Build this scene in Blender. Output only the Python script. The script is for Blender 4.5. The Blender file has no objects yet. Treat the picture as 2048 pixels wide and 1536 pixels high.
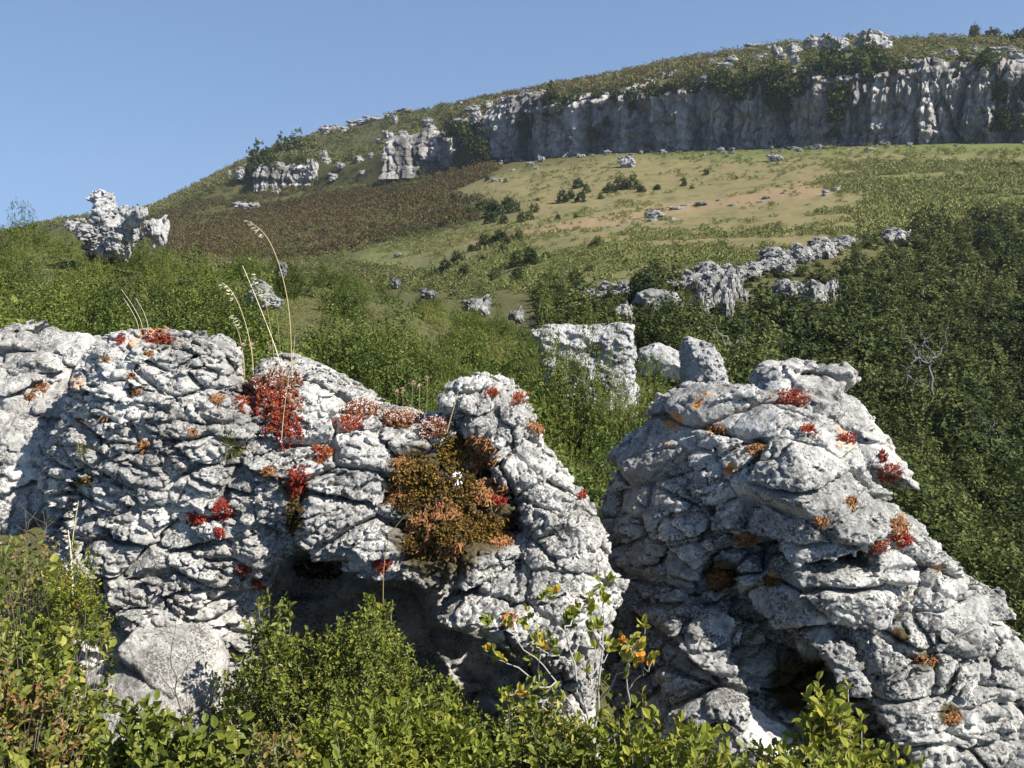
import bpy, math, time
import numpy as np
from concurrent.futures import ThreadPoolExecutor
T00 = time.time()
def log(*a): print("[%.1f]" % (time.time() - T00), *a, flush=True)
C = bpy.context.scene.collection
rng = np.random.default_rng(7)
F32 = np.float32

# ------------------------------------------------------------------ camera
FPX, HOR = 2196.0, 520.0
PITCH = math.atan((768 - HOR) / FPX)
CP, SP = math.cos(PITCH), math.sin(PITCH)
cam = bpy.data.cameras.new("camera"); camo = bpy.data.objects.new("camera", cam); C.objects.link(camo)
cam.sensor_width = 36.0; cam.lens = 36.0 * FPX / 2048.0
cam.clip_start = 0.05; cam.clip_end = 5000
camo.location = (0, 0, 0); camo.rotation_euler = (math.pi / 2 - PITCH, 0, 0)
bpy.context.scene.camera = camo

def at(u, v, d):
    """the point at depth d (metres north of the camera) seen at photo pixel u, v"""
    x = (u - 1024.0) / FPX; y = (768.0 - v) / FPX
    t = d / (CP + y * SP)
    return np.array([t * x, d, t * (y * CP - SP)])
def px(p):
    p = np.asarray(p, dtype=float)
    f = p[..., 1] * CP - p[..., 2] * SP; up = p[..., 1] * SP + p[..., 2] * CP
    f = np.maximum(f, 1e-3)
    return 1024 + FPX * p[..., 0] / f, 768 - FPX * up / f
def ray(u, v):
    p = at(u, v, 1.0); return p / np.linalg.norm(p)

# ------------------------------------------------------------------ noise
_tab = rng.random((64, 64, 64)).astype(F32) * 2 - 1
_pool = ThreadPoolExecutor(4)
def _chunks(fn, p, n=120000):
    if len(p) <= n: return fn(p)
    parts = list(_pool.map(fn, [p[i:i + n] for i in range(0, len(p), n)]))
    if isinstance(parts[0], tuple): return tuple(np.concatenate(q) for q in zip(*parts))
    return np.concatenate(parts)
def _vn(p):
    i = np.floor(p).astype(np.int32); f = (p - i).astype(F32); f = f * f * (3 - 2 * f)
    a = i & 63; b = (i + 1) & 63
    x0, y0, z0 = a[:, 0], a[:, 1], a[:, 2]; x1, y1, z1 = b[:, 0], b[:, 1], b[:, 2]
    fx, fy, fz = f[:, 0], f[:, 1], f[:, 2]
    def L(A, B, t): return A + (B - A) * t
    c0 = L(L(_tab[x0, y0, z0], _tab[x1, y0, z0], fx), L(_tab[x0, y1, z0], _tab[x1, y1, z0], fx), fy)
    c1 = L(L(_tab[x0, y0, z1], _tab[x1, y0, z1], fx), L(_tab[x0, y1, z1], _tab[x1, y1, z1], fx), fy)
    return L(c0, c1, fz)
def vnoise(p): return _chunks(_vn, np.asarray(p, F32))
def fbm(p, octv=4, gain=0.5):
    p = np.asarray(p, F32); s = 0; a = 1.0
    for o in range(octv):
        s = s + a * vnoise(p + F32(17.3 * o)); p = p * F32(2.03); a *= gain
    return s
_jit = rng.random((32 ** 3, 3)).astype(F32)
_att = (rng.random((32 ** 3, 4)) * 2 - 1).astype(F32)
def _voro(p):
    b = np.floor(p).astype(np.int32); n = len(p)
    d1 = np.full(n, 99, F32); d2 = np.full(n, 99, F32)
    i1 = np.zeros(n, np.int32); c1 = np.zeros((n, 3), F32); c2 = np.zeros((n, 3), F32)
    for dx in (-1, 0, 1):
        for dy in (-1, 0, 1):
            for dz in (-1, 0, 1):
                q = b + np.array([dx, dy, dz], np.int32)
                idx = ((q[:, 0] & 31) << 10) | ((q[:, 1] & 31) << 5) | (q[:, 2] & 31)
                c = q + _jit[idx]; v = c - p
                d = v[:, 0] * v[:, 0] + v[:, 1] * v[:, 1] + v[:, 2] * v[:, 2]
                m = d < d1; m2 = (~m) & (d < d2)
                d2 = np.where(m, d1, np.where(m2, d, d2)); c2 = np.where(m[:, None], c1, np.where(m2[:, None], c, c2))
                d1 = np.where(m, d, d1); c1 = np.where(m[:, None], c, c1); i1 = np.where(m, idx, i1)
    e = (d2 - d1) / (2 * np.sqrt(((c2 - c1) ** 2).sum(1)) + 1e-6)
    return e.astype(F32), _att[i1], (p - c1).astype(F32)
def voro(p):
    """edge distance, four random numbers of the cell, offset from the cell's centre"""
    return _chunks(_voro, np.asarray(p, F32), 40000)

# ------------------------------------------------------------------ meshes
def mesh(name, v, f, attrs=None, smooth=True, mats=(), fmat=None):
    v = np.ascontiguousarray(v, F32); f = np.ascontiguousarray(f, np.int32); k = f.shape[1]
    me = bpy.data.meshes.new(name)
    me.vertices.add(len(v)); me.vertices.foreach_set("co", v.ravel())
    me.loops.add(f.size); me.loops.foreach_set("vertex_index", f.ravel())
    me.polygons.add(len(f)); me.polygons.foreach_set("loop_start", np.arange(0, f.size, k, dtype=np.int32))
    me.polygons.foreach_set("use_smooth", np.full(len(f), smooth, bool))
    for m in mats: me.materials.append(m)
    if fmat is not None: me.polygons.foreach_set("material_index", np.ascontiguousarray(fmat, np.int32))
    for n, a in (attrs or {}).items():
        at_ = me.attributes.new(n, 'FLOAT', 'POINT'); at_.data.foreach_set("value", np.ascontiguousarray(a, F32))
    me.update(calc_edges=True)
    return me
def obj(name, me, parent=None, loc=(0, 0, 0), rot=(0, 0, 0), scale=(1, 1, 1)):
    o = bpy.data.objects.new(name, me); C.objects.link(o)
    o.location = loc; o.rotation_euler = rot; o.scale = scale
    if parent is not None: o.parent = parent
    return o
def tag(o, label=None, cat=None, group=None, kind=None):
    if label: o["label"] = label
    if cat: o["category"] = cat
    if group: o["group"] = group
    if kind: o["kind"] = kind
    return o
def empty(name, loc): return obj(name, None, loc=loc)
def norm(a): return a / np.maximum(np.linalg.norm(a, axis=-1, keepdims=True), 1e-9)

class Acc:
    """collects quads into one mesh"""
    def __init__(s): s.v = []; s.f = []; s.t = []; s.m = []; s.n = 0
    def add(s, v, f, tone=None, mat=0):
        v = np.asarray(v, F32).reshape(-1, 3); s.v.append(v); s.f.append(np.asarray(f, np.int32) + s.n); s.n += len(v)
        s.t.append(np.zeros(len(v), F32) if tone is None else np.asarray(tone, F32)); s.m.append(np.full(len(f), mat, np.int32))
    def build(s, name, mats, smooth=False):
        return mesh(name, np.concatenate(s.v), np.concatenate(s.f), {"tone": np.concatenate(s.t)}, smooth, mats, np.concatenate(s.m))
    def arrays(s): return np.concatenate(s.v), np.concatenate(s.f), np.concatenate(s.t), np.concatenate(s.m)

def leaves(pos, axis, nrm, L, W, fold=0.18):
    """folded pointed-oval leaves: six corners, two quads each"""
    n = len(pos); axis = norm(axis); side = norm(np.cross(axis, nrm)); nn = np.cross(side, axis)
    L = np.broadcast_to(L, n)[:, None]; W = np.broadcast_to(W, n)[:, None]
    def P(a, b, c): return pos + axis * (L * a) + side * (W * b) + nn * (W * c)
    v = np.stack([P(0, 0, 0), P(.30, -.46, fold), P(.72, -.40, fold), P(1, 0, -.1), P(.72, .40, fold), P(.30, .46, fold)], 1)
    b = np.arange(n)[:, None, None] * 6
    f = (np.array([[0, 1, 2, 3], [0, 3, 4, 5]])[None] + b).reshape(-1, 4)
    return v.reshape(-1, 3), f
def tubes(pts, rad, sides=4):
    """pts (M,P,3), rad (M,P): M bent tapering tubes"""
    pts = np.asarray(pts, float); M, Pn, _ = pts.shape; rad = np.broadcast_to(rad, (M, Pn))
    t = norm(np.gradient(pts, axis=1)); ref = np.where(np.abs(t[..., 2:3]) > .9, np.array([1., 0, 0]), np.array([0, 0, 1.]))
    a = norm(np.cross(t, ref)); b = np.cross(t, a)
    ang = np.arange(sides) * 2 * math.pi / sides
    ring = pts[:, :, None] + rad[..., None, None] * (a[:, :, None] * np.cos(ang)[:, None] + b[:, :, None] * np.sin(ang)[:, None])
    v = ring.reshape(-1, 3)
    i = np.arange(M)[:, None, None] * Pn * sides + np.arange(Pn - 1)[None, :, None] * sides
    j = np.arange(sides)[None, None]; j2 = (j + 1) % sides
    f = np.stack([i + j, i + j2, i + j2 + sides, i + j + sides], -1).reshape(-1, 4)
    return v, f
_oct = np.array([[0, 0, -1], [1, 0, 0], [0, 1, 0], [-1, 0, 0], [0, -1, 0], [0, 0, 1]], float)
_octf = np.array([[0, 2, 1, 1], [0, 3, 2, 2], [0, 4, 3, 3], [0, 1, 4, 4], [5, 1, 2, 2], [5, 2, 3, 3], [5, 3, 4, 4], [5, 4, 1, 1]])
def beads(pos, axis, L, W):
    """small plump grains (8 facets as quads of two triangles)"""
    n = len(pos); axis = norm(axis); a = norm(np.cross(axis, rng.normal(size=(n, 3)))); b = np.cross(axis, a)
    L = np.broadcast_to(L, n)[:, None, None]; W = np.broadcast_to(W, n)[:, None, None]
    q = np.array([[0, 0], [1, 0], [0, 1], [-1, 0], [0, -1]], float)
    mid = pos[:, None] + W * (a[:, None] * q[None, 1:, :1] + b[:, None] * q[None, 1:, 1:])
    v = np.concatenate([pos[:, None] - axis[:, None] * L, mid, pos[:, None] + axis[:, None] * L], 1)
    f = np.array([[0, 2, 5, 1], [0, 4, 5, 3], [0, 3, 5, 2], [0, 1, 5, 4]])
    f = (f[None] + np.arange(n)[:, None, None] * 6).reshape(-1, 4)
    return v.reshape(-1, 3), f

# ------------------------------------------------------------------ materials
def nodes(name):
    m = bpy.data.materials.new(name); m.use_nodes = True
    nt = m.node_tree; nt.nodes.clear(); return m, nt
def N(nt, t, **kw):
    n = nt.nodes.new(t)
    for k, v in kw.items():
        if k.startswith("i_"):
            n.inputs[k[2:].replace("_", " ")].default_value = v
        else: setattr(n, k, v)
    return n
def ramp(nt, fac, stops, interp='LINEAR'):
    r = nt.nodes.new("ShaderNodeValToRGB"); e = r.color_ramp.elements; r.color_ramp.interpolation = interp
    while len(e) < len(stops): e.new(0.5)
    for q, (p, c) in zip(e, stops):
        q.position = p; q.color = (c, c, c, 1) if isinstance(c, (int, float)) else (*c, 1)
    nt.links.new(fac, r.inputs[0]); return r.outputs[0]
def mixc(nt, fac, a, b, mode='MIX'):
    n = nt.nodes.new("ShaderNodeMix"); n.data_type = 'RGBA'; n.blend_type = mode
    for s, x in ((0, fac), (6, a), (7, b)):
        if hasattr(x, "is_linked"): nt.links.new(x, n.inputs[s])
        elif s == 0: n.inputs[0].default_value = x
        else: n.inputs[s].default_value = (*x, 1)
    return n.outputs[2]
def math_(nt, op, a, b=0.0, c=0.0, clamp=False):
    n = nt.nodes.new("ShaderNodeMath"); n.operation = op; n.use_clamp = clamp
    for i, x in enumerate((a, b, c)):
        if hasattr(x, "is_linked"): nt.links.new(x, n.inputs[i])
        else: n.inputs[i].default_value = x
    return n.outputs[0]
def attr(nt, n):
    a = nt.nodes.new("ShaderNodeAttribute"); a.attribute_name = n; return a.outputs["Fac"]
def noise(nt, vec, scale, detail=4, rough=.55, dist=0.0):
    n = N(nt, "ShaderNodeTexNoise", i_Scale=scale, i_Detail=detail, i_Roughness=rough, i_Distortion=dist)
    nt.links.new(vec, n.inputs["Vector"]); return n.outputs[0]
def finish(m, nt, col, rough=.9, spec=.3, bump=None, bump_d=.01, transl=0.0, bstr=1.0):
    p = nt.nodes.new("ShaderNodeBsdfPrincipled"); o = nt.nodes.new("ShaderNodeOutputMaterial")
    if hasattr(col, "is_linked"): nt.links.new(col, p.inputs["Base Color"])
    else: p.inputs["Base Color"].default_value = (*col, 1)
    p.inputs["Roughness"].default_value = rough; p.inputs["Specular IOR Level"].default_value = spec
    if bump is not None:
        b = nt.nodes.new("ShaderNodeBump"); b.inputs["Distance"].default_value = bump_d; b.inputs["Strength"].default_value = bstr
        nt.links.new(bump, b.inputs["Height"]); nt.links.new(b.outputs[0], p.inputs["Normal"])
    out = p.outputs[0]
    if transl > 0:
        t = nt.nodes.new("ShaderNodeBsdfTranslucent"); ms = nt.nodes.new("ShaderNodeMixShader"); ms.inputs[0].default_value = transl
        if hasattr(col, "is_linked"): nt.links.new(col, t.inputs[0])
        else: t.inputs[0].default_value = (*col, 1)
        nt.links.new(out, ms.inputs[1]); nt.links.new(t.outputs[0], ms.inputs[2]); out = ms.outputs[0]
    nt.links.new(out, o.inputs["Surface"]); return m

def mat_rock(name, light, mid, sc=1.0, speck=.5, ochre=.25, bump_d=.006, streak=0.0, lich=False):
    """pale weathered limestone: mottled greys, black lichen grains, ochre stains"""
    m, nt = nodes(name); tc = nt.nodes.new("ShaderNodeTexCoord"); V = tc.outputs["Object"]
    n1 = noise(nt, V, 2.6 * sc, 6, .6); n2 = noise(nt, V, 22 * sc, 6, .7); n3 = noise(nt, V, 105 * sc, 4, .7); n4 = noise(nt, V, 9 * sc, 5, .65, .8)
    a = math_(nt, 'ADD', math_(nt, 'MULTIPLY', n1, .35), math_(nt, 'ADD', math_(nt, 'MULTIPLY', n2, .40), math_(nt, 'MULTIPLY', n4, .25)))
    dark = tuple(x * .5 for x in mid); big = ramp(nt, noise(nt, V, 1.5 * sc, 5, .65, .7), [(.36, 0.0), (.62, 1.0)])
    a = math_(nt, 'SUBTRACT', a, math_(nt, 'MULTIPLY', big, .055))
    col = ramp(nt, a, [(.38, dark), (.465, mid), (.535, light), (.62, tuple(min(.8, x * 1.25) for x in light))])
    oc = ramp(nt, noise(nt, V, 4.4 * sc, 5, .6, .6), [(.56, 0.0), (.72, ochre)])
    col = mixc(nt, oc, col, (.42, .32, .20))
    # black crustose lichen: fine grains, gathered in larger fields
    fld = ramp(nt, noise(nt, V, 4.5 * sc, 5, .65, .5), [(.40, 0.0), (.66, 1.0)])
    g = math_(nt, 'ADD', math_(nt, 'ADD', math_(nt, 'MULTIPLY', n3, .6), math_(nt, 'MULTIPLY', n2, .4)), math_(nt, 'ADD', math_(nt, 'MULTIPLY', fld, .12), math_(nt, 'MULTIPLY', big, .035)))
    sp = ramp(nt, g, [(.575, 0.0), (.645, speck)])
    col = mixc(nt, sp, col, (.05, .05, .05))
    if streak > 0:
        mp = nt.nodes.new("ShaderNodeMapping"); mp.inputs["Scale"].default_value = (1, 1, .12); nt.links.new(V, mp.inputs[0])
        st = ramp(nt, noise(nt, mp.outputs[0], 1.6 * sc, 6, .7), [(.40, streak), (.58, 0.0)])
        col = mixc(nt, st, col, (.06, .06, .062))
        st2 = ramp(nt, noise(nt, mp.outputs[0], .75 * sc, 5, .6), [(.55, 0.0), (.7, streak * .7)])
        col = mixc(nt, st2, col, (.26, .19, .13))
    if lich:
        li = ramp(nt, math_(nt, 'MULTIPLY', attr(nt, "lichen"), math_(nt, 'ADD', math_(nt, 'MULTIPLY', n2, 4.0), math_(nt, 'SUBTRACT', math_(nt, 'MULTIPLY', n4, 5.0), 4.05))), [(.28, 0.0), (.60, .9)])
        col = mixc(nt, li, col, mixc(nt, n2, (.34, .10, .012), (.46, .24, .04)))
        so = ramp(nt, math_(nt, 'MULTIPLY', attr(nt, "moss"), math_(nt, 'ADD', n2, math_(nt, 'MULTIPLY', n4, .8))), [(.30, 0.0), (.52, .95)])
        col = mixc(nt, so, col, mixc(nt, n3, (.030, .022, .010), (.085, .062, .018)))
    bh = math_(nt, 'ADD', math_(nt, 'MULTIPLY', n2, 1.5), math_(nt, 'MULTIPLY', n3, .5))
    vo = N(nt, "ShaderNodeTexVoronoi", i_Scale=40 * sc); nt.links.new(V, vo.inputs["Vector"])
    bh = math_(nt, 'ADD', bh, math_(nt, 'MULTIPLY', vo.outputs["Distance"], .6))
    return finish(m, nt, col, .95, .12, bh, bump_d, bstr=1.0)

def mat_leaf(name, stops, rough=.42, spec=.45, transl=.22, objvar=.25):
    """colour by the leaf's own tone, shifted a little per plant"""
    m, nt = nodes(name); t = attr(nt, "tone")
    oi = nt.nodes.new("ShaderNodeObjectInfo")
    k = math_(nt, 'ADD', t, math_(nt, 'MULTIPLY', math_(nt, 'SUBTRACT', oi.outputs["Random"], .5), objvar), clamp=True)
    return finish(m, nt, ramp(nt, k, stops), rough, spec, transl=transl)
def mat_plain(name, stops, rough=.8, spec=.2, transl=0.0):
    m, nt = nodes(name); return finish(m, nt, ramp(nt, attr(nt, "tone"), stops), rough, spec, transl=transl)

M = {}
M['rock'] = mat_rock("limestone", (.52, .502, .462), (.345, .333, .308), 1.0, .85, .2, .010, lich=True)
M['rock_smooth'] = mat_rock("smooth_limestone", (.48, .465, .43), (.305, .297, .275), .85, .9, .14, .009, lich=True)
M['rock_mid'] = mat_rock("middle_limestone", (.50, .49, .475), (.38, .375, .365), .6, .4, .2, .03)
M['rock_grey'] = mat_rock("grey_limestone", (.36, .35, .325), (.24, .235, .22), .35, .6, .25, .05)
M['rock_far'] = mat_rock("pale_limestone", (.42, .41, .395), (.26, .255, .245), .2, .45, .3, .12)
M['cliff'] = mat_rock("cliff_limestone", (.64, .60, .55), (.47, .445, .41), .16, .3, .55, .25, streak=.9)
M['leaf_slope'] = mat_leaf("slope_leaf", [(0, (.040, .060, .010)), (.35, (.105, .138, .022)), (.7, (.185, .212, .040)), (.9, (.25, .26, .065)), (1, (.26, .20, .08))], .5, .24, .28, .5)
M['leaf_olive'] = mat_leaf("olive_leaf", [(0, (.09, .11, .04)), (.5, (.16, .19, .075)), (1, (.26, .28, .12))], .5, .3)
M['leaf_valley'] = mat_leaf("valley_leaf", [(0, (.022, .034, .009)), (.4, (.052, .070, .017)), (.75, (.098, .114, .030)), (1, (.15, .155, .05))], .65, .12, .22, .6)
M['leaf_hill'] = mat_leaf("hill_leaf", [(0, (.065, .080, .024)), (.4, (.12, .130, .040)), (.75, (.175, .168, .058)), (1, (.21, .165, .075))], .7, .15, .15)
M['heather'] = mat_leaf("heather_leaf", [(0, (.050, .052, .019)), (.35, (.088, .068, .028)), (.7, (.135, .088, .040)), (1, (.11, .115, .04))], .8, .1, .12)
M['leaf_front'] = mat_leaf("front_leaf", [(0, (.05, .065, .010)), (.4, (.125, .150, .022)), (.75, (.215, .225, .040)), (.92, (.32, .29, .065)), (1, (.34, .16, .05))], .5, .22, .28, .1)
M['leaf_oak'] = mat_leaf("oak_leaf", [(0, (.09, .11, .014)), (.5, (.195, .215, .028)), (.8, (.31, .29, .042)), (.93, (.46, .33, .035)), (1, (.50, .24, .03))], .5, .22, .3, .1)
M['leaf_dry'] = mat_leaf("dry_leaf", [(0, (.07, .075, .02)), (.5, (.14, .15, .035)), (.8, (.20, .17, .05)), (1, (.24, .09, .035))], .5, .3, .2, .1)
M['bark'] = mat_plain("twig_bark", [(0, (.10, .075, .055)), (.5, (.19, .155, .12)), (1, (.33, .31, .28))])
M['deadwood'] = mat_plain("dead_wood", [(0, (.07, .065, .06)), (1, (.15, .14, .13))])
M['straw'] = mat_plain("straw", [(0, (.34, .26, .11)), (.5, (.50, .42, .22)), (1, (.78, .72, .58))], .6, .3, .2)
M['sedum'] = mat_plain("red_stonecrop", [(0, (.22, .020, .016)), (.4, (.40, .050, .030)), (.7, (.44, .14, .05)), (.88, (.44, .24, .09)), (.93, (.78, .55, .50)), (1, (.85, .75, .70))], .5, .3, .15)
M['sedum_flower'] = mat_plain("flowering_stonecrop", [(0, (.22, .06, .03)), (.4, (.30, .13, .05)), (.62, (.36, .22, .09)), (.72, (.70, .40, .36)), (1, (.80, .68, .62))], .6, .3, .15)
M['brown'] = mat_plain("brown_stonecrop", [(0, (.10, .036, .012)), (.5, (.26, .115, .038)), (.85, (.38, .20, .08)), (1, (.30, .06, .02))], .55, .3, .1)
M['moss'] = mat_plain("moss", [(0, (.035, .022, .006)), (.5, (.12, .070, .014)), (.85, (.24, .155, .026)), (1, (.30, .12, .035))], .8, .2, .1)
M['tuft'] = mat_plain("green_tuft", [(0, (.05, .06, .012)), (.6, (.14, .14, .03)), (1, (.28, .22, .07))], .6, .3, .15)
M['meadow_tuft'] = mat_leaf("meadow_tuft", [(0, (.085, .11, .028)), (.5, (.15, .17, .048)), (1, (.23, .22, .07))], .7, .2, .1, 0)
M['white'] = mat_plain("white_lichen", [(0, (.8, .8, .78)), (1, (.85, .85, .83))])

# ------------------------------------------------------------------ terrain
# rows: A feet, B before the rocks, C behind them, D..F near slope to its crest, G trough / valley wall, H lip of the meadow,
#       I mid meadow, J cliff foot, K cliff head, L skyline, M beyond.  (distance, pixel row of what stands there, its height)
def zc(u, v, d, h): return at(u, v, d)[2] - h 
COLS = {
 -700: [(9, 640, .7), (18, 440, .9), (34, 300, 1.2), (60, None, 0), (120, None, -1), (180, None, 0), (240, None, 1), (243, None, 1.5), (330, None, 5)],
 0:    [(9, 690, .7), (18, 520, .9), (32, 378, 1.1), (60, None, -3), (120, None, -3), (180, None, 0), (240, None, 2), (243, None, 3), (330, None, 8)],
 200:  [(9, 695, .7), (16, 570, .8), (27, 445, .9), (60, None, -3), (130, None, -2), (185, None, 2), (240, None, 8), (243, None, 9), (330, 424, 1)],
 300:  [(9, 700, .7), (16, 585, .8), (26, 466, .9), (60, None, -3), (145, 500, 1), (187, 466, 1), (237, 437, 1), (240, 433, 1), (327, 420, 1)],
 400:  [(9, 705, .7), (16, 590, .8), (25, 470, .9), (60, None, -3), (145, 500, 1), (190, 445, 1), (235, 400, 1), (237, 394, 1), (325, 366, 1)],
 500:  [(9, 720, .7), (15, 600, .8), (24, 474, .9), (60, None, -3), (142, 515, 1), (187, 445, 1), (236, 380, .5), (239, 345, .5), (322, 315, 1)],
 600:  [(9, 735, .7), (15, 610, .8), (24, 480, .9), (58, None, -3), (138, 520, 1), (184, 440, 1), (234, 372, .5), (237, 312, .5), (320, 270, 1)],
 700:  [(9, 755, .7), (15, 625, .9), (24, 500, .9), (54, None, -3.5), (124, 512, .6), (175, 425, 1), (226, 362, 1), (229, 330, 1), (315, 240, 1)],
 800:  [(9.5, 775, .8), (14, 645, .9), (24, 540, .9), (50, 600, .6), (106, 545, .3), (160, 430, .8), (219, 354, .6), (222, 292, .6), (310, 213, 1)],
 1000: [(9.5, 810, .8), (14, 695, 1), (26, 600, .9), (45, 630, .6), (75, 572, .3), (130, 430, .2), (206, 322, 0), (209, 214, 0), (295, 182, 1)],
 1200: [(9.5, 890, .8), (13, 765, 1), (20, 665, .8), (38, 640, .9), (52, 592, .3), (120, 430, .1), (190, 302, 0), (193, 182, 0), (280, 141, 1)],
 1400: [(10, 940, .9), (14, 810, .9), (22, 725, .9), (42, 640, 1), (56, 562, .2), (114, 430, .1), (177, 298, 0), (180, 160, 0), (262, 97, 1)],
 1600: [(11, 1010, .9), (17, 885, 1), (28, 745, 1), (48, 605, 1.1), (64, 524, .2), (108, 415, .1), (168, 292, 0), (171, 142, 0), (245, 67, 1)],
 1700: [(12, 1070, 1), (19, 920, 1), (31, 752, 1.1), (51, 585, 1.1), (70, 498, .3), (107, 408, .2), (164, 288, 0), (167, 136, 0), (240, 58, 1)],
 1800: [(13, 1140, 1), (21, 955, 1), (34, 765, 1.1), (54, 565, 1.1), (77, 476, .6), (107, 400, .3), (160, 285, 0), (163, 130, 0), (235, 62, 1)],
 2048: [(15, 1290, 1), (24, 1005, 1), (40, 745, 1.1), (58, 525, 1.2), (80, 425, 1.0), (106, 372, .4), (152, 282, 0), (155, 130, 0), (225, 70, 1)],
 2800: [(16, 1500, 1), (26, 1050, 1), (42, 730, 1.1), (60, 490, 1.2), (82, 390, 1.0), (104, 340, .4), (140, 272, 0), (143, 100, 0), (215, 70, 1)],
}
_us = sorted(COLS); 
NEAR = {-700: (-1.65, -1.75, -1.75), 0: (-1.68, -2.12, -1.75), 500: (-1.7, -2.25, -1.85), 1000: (-1.7, -2.3, -2.3), 1300: (-1.72, -2.45, -2.7), 1700: (-1.75, -2.6, -3.4), 2048: (-1.8, -2.8, -4.2), 2800: (-1.9, -3.0, -5)}
_nu = sorted(NEAR)
rows_d, rows_z = [], []
for u in _us:
    nz = [np.interp(u, _nu, [NEAR[k][i] for k in _nu]) for i in range(3)]
    d = [.6, 4.6, 6.6]; z = list(nz)
    for (dd, v, h) in COLS[u]:
        d.append(dd); z.append(h if v is None else zc(u, v, dd, h))
    d.append(800); z.append(-20)
    rows_d.append(d); rows_z.append(z)
rows_d = np.array(rows_d); rows_z = np.array(rows_z); NK = rows_d.shape[1]
ROW = {n: i for i, n in enumerate("ABCDEFGHIJKLM")}
def _pchip(y, q):
    """monotone cubic along the last axis at unit knots"""
    dlt = np.diff(y, axis=-1); m = np.zeros_like(y)
    a, b = dlt[..., :-1], dlt[..., 1:]
    m[..., 1:-1] = np.where(a * b > 0, 2 * a * b / (a + b + 1e-12), 0); m[..., 0] = dlt[..., 0]; m[..., -1] = dlt[..., -1]
    i = np.clip(np.floor(q).astype(int), 0, y.shape[-1] - 2); t = q - i
    return i, t, m
NS, SUB = 720, 26
U = np.interp(np.linspace(0, 1, NS), [0, .12, .88, 1], [-700, -60, 2110, 2800])
def _bycol(rows):
    g = np.stack([np.interp(U, _us, rows[:, k]) for k in range(NK)], 1)
    w = np.ones(25) / 25
    for k in range(NK):
        p = np.pad(g[:, k], 12, mode='edge'); g[:, k] = np.convolve(p, w, 'valid')
    return g
GD, GZ = _bycol(rows_d), _bycol(rows_z)
KQ = np.linspace(0, NK - 1, (NK - 1) * SUB + 1)
def _expand(g):
    """straight slopes between the rows, their corners softened"""
    i = np.clip(np.floor(KQ).astype(int), 0, NK - 2); t = KQ - i
    q = g[:, i] * (1 - t) + g[:, i + 1] * t
    w_ = np.ones(9) / 9; s_ = np.stack([np.convolve(np.pad(r_, 4, mode='edge'), w_, 'valid') for r_ in q])
    near = np.abs(KQ - 9.5) < .9      # the cliff's step stays sharp
    return np.where(near[None], q, s_)
TD, TZ = _expand(GD), _expand(GZ)
TX = TD * ((U - 1024) / FPX / CP)[:, None]
# the slope factor: at row v the frustum widens a little; keep columns straight lines on the ground
TZ = TZ + (fbm(np.stack([TX.ravel(), TD.ravel(), 0 * TX.ravel()], 1) * .35, 4) * np.minimum(.06 + TD.ravel() * .0022, .13)).reshape(TZ.shape) * .9
TP = np.stack([TX, TD, TZ], -1)
TU, TV = px(TP)
NKK = len(KQ)
def ground(u, v, kmin, kmax):
    """terrain point seen at pixel (u, v), searched between two rows"""
    si = int(np.argmin(np.abs(U - u))); 
    a, b = int(kmin * SUB), int(kmax * SUB)
    uu = TU[:, a:b + 1]; vv = TV[:, a:b + 1]
    e = (uu - u) ** 2 + (vv - v) ** 2
    i, j = np.unravel_index(np.argmin(e), e.shape)
    return TP[i, a + j].copy()
def inside(poly, x, y):
    r = np.zeros(np.shape(x), bool); n = len(poly)
    for i in range(n):
        x0, y0 = poly[i]; x1, y1 = poly[(i + 1) % n]
        c = ((y0 > y) != (y1 > y)) & (x < (x1 - x0) * (y - y0) / ((y1 - y0) + 1e-9) + x0); r ^= c
    return r
MEADOW = [(690, 520), (760, 492), (860, 478), (960, 446), (1075, 425), (960, 400), (880, 395), (960, 360), (1060, 335), (1240, 306), (1500, 300), (1700, 288), (2200, 272), (2200, 410), (1950, 440), (1800, 482), (1690, 500), (1600, 522), (1480, 548), (1400, 560), (1290, 585), (1190, 606), (1050, 590), (900, 560), (760, 540)]
def blur(a, n):
    w = np.ones(2 * n + 1) / (2 * n + 1)
    for ax in (0, 1): a = np.apply_along_axis(lambda r: np.convolve(np.pad(r, n, mode='edge'), w, 'valid'), ax, a)
    return a
kk = np.broadcast_to(KQ[None], TU.shape)
meadow = (inside(MEADOW, TU, TV) & (kk > ROW['G'] + .05) & (kk < ROW['J'] + .35)).astype(float)
meadow = blur(meadow, 3)
sm = lambda x, a, b: np.clip((x - a) / (b - a), 0, 1) ** 2 * (3 - 2 * np.clip((x - a) / (b - a), 0, 1))
nz = fbm(TP.reshape(-1, 3) * .06, 4).reshape(TU.shape)
green = np.clip(sm(-TV, -345, -300) * .9 + sm(TV - .08 * (TU - 1100), 445, 545) * .75 + sm(TU, 1600, 1850) * sm(TV, 325, 360) * .9 + nz * .35, 0, 1)
pathv = np.interp(TU, [900, 1100, 1300, 1500, 1700, 2000], [480, 462, 430, 400, 372, 345])
bare = np.clip(np.exp(-((TV - pathv) / 16) ** 2) * (1.0 + nz * .8) + np.exp(-((TV - 560) / 22) ** 2) * sm(TU, 1100, 1300) * .4 + sm(nz, .35, .8) * .35, 0, 1) * (1 - sm(TU, 1650, 1800))
hill_tone = np.clip(.5 + nz * .5, 0, 1)
heath = inside([(300, 440), (420, 400), (620, 385), (830, 365), (1000, 350), (990, 400), (870, 470), (700, 515), (300, 520)], TU, TV).astype(float)
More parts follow.
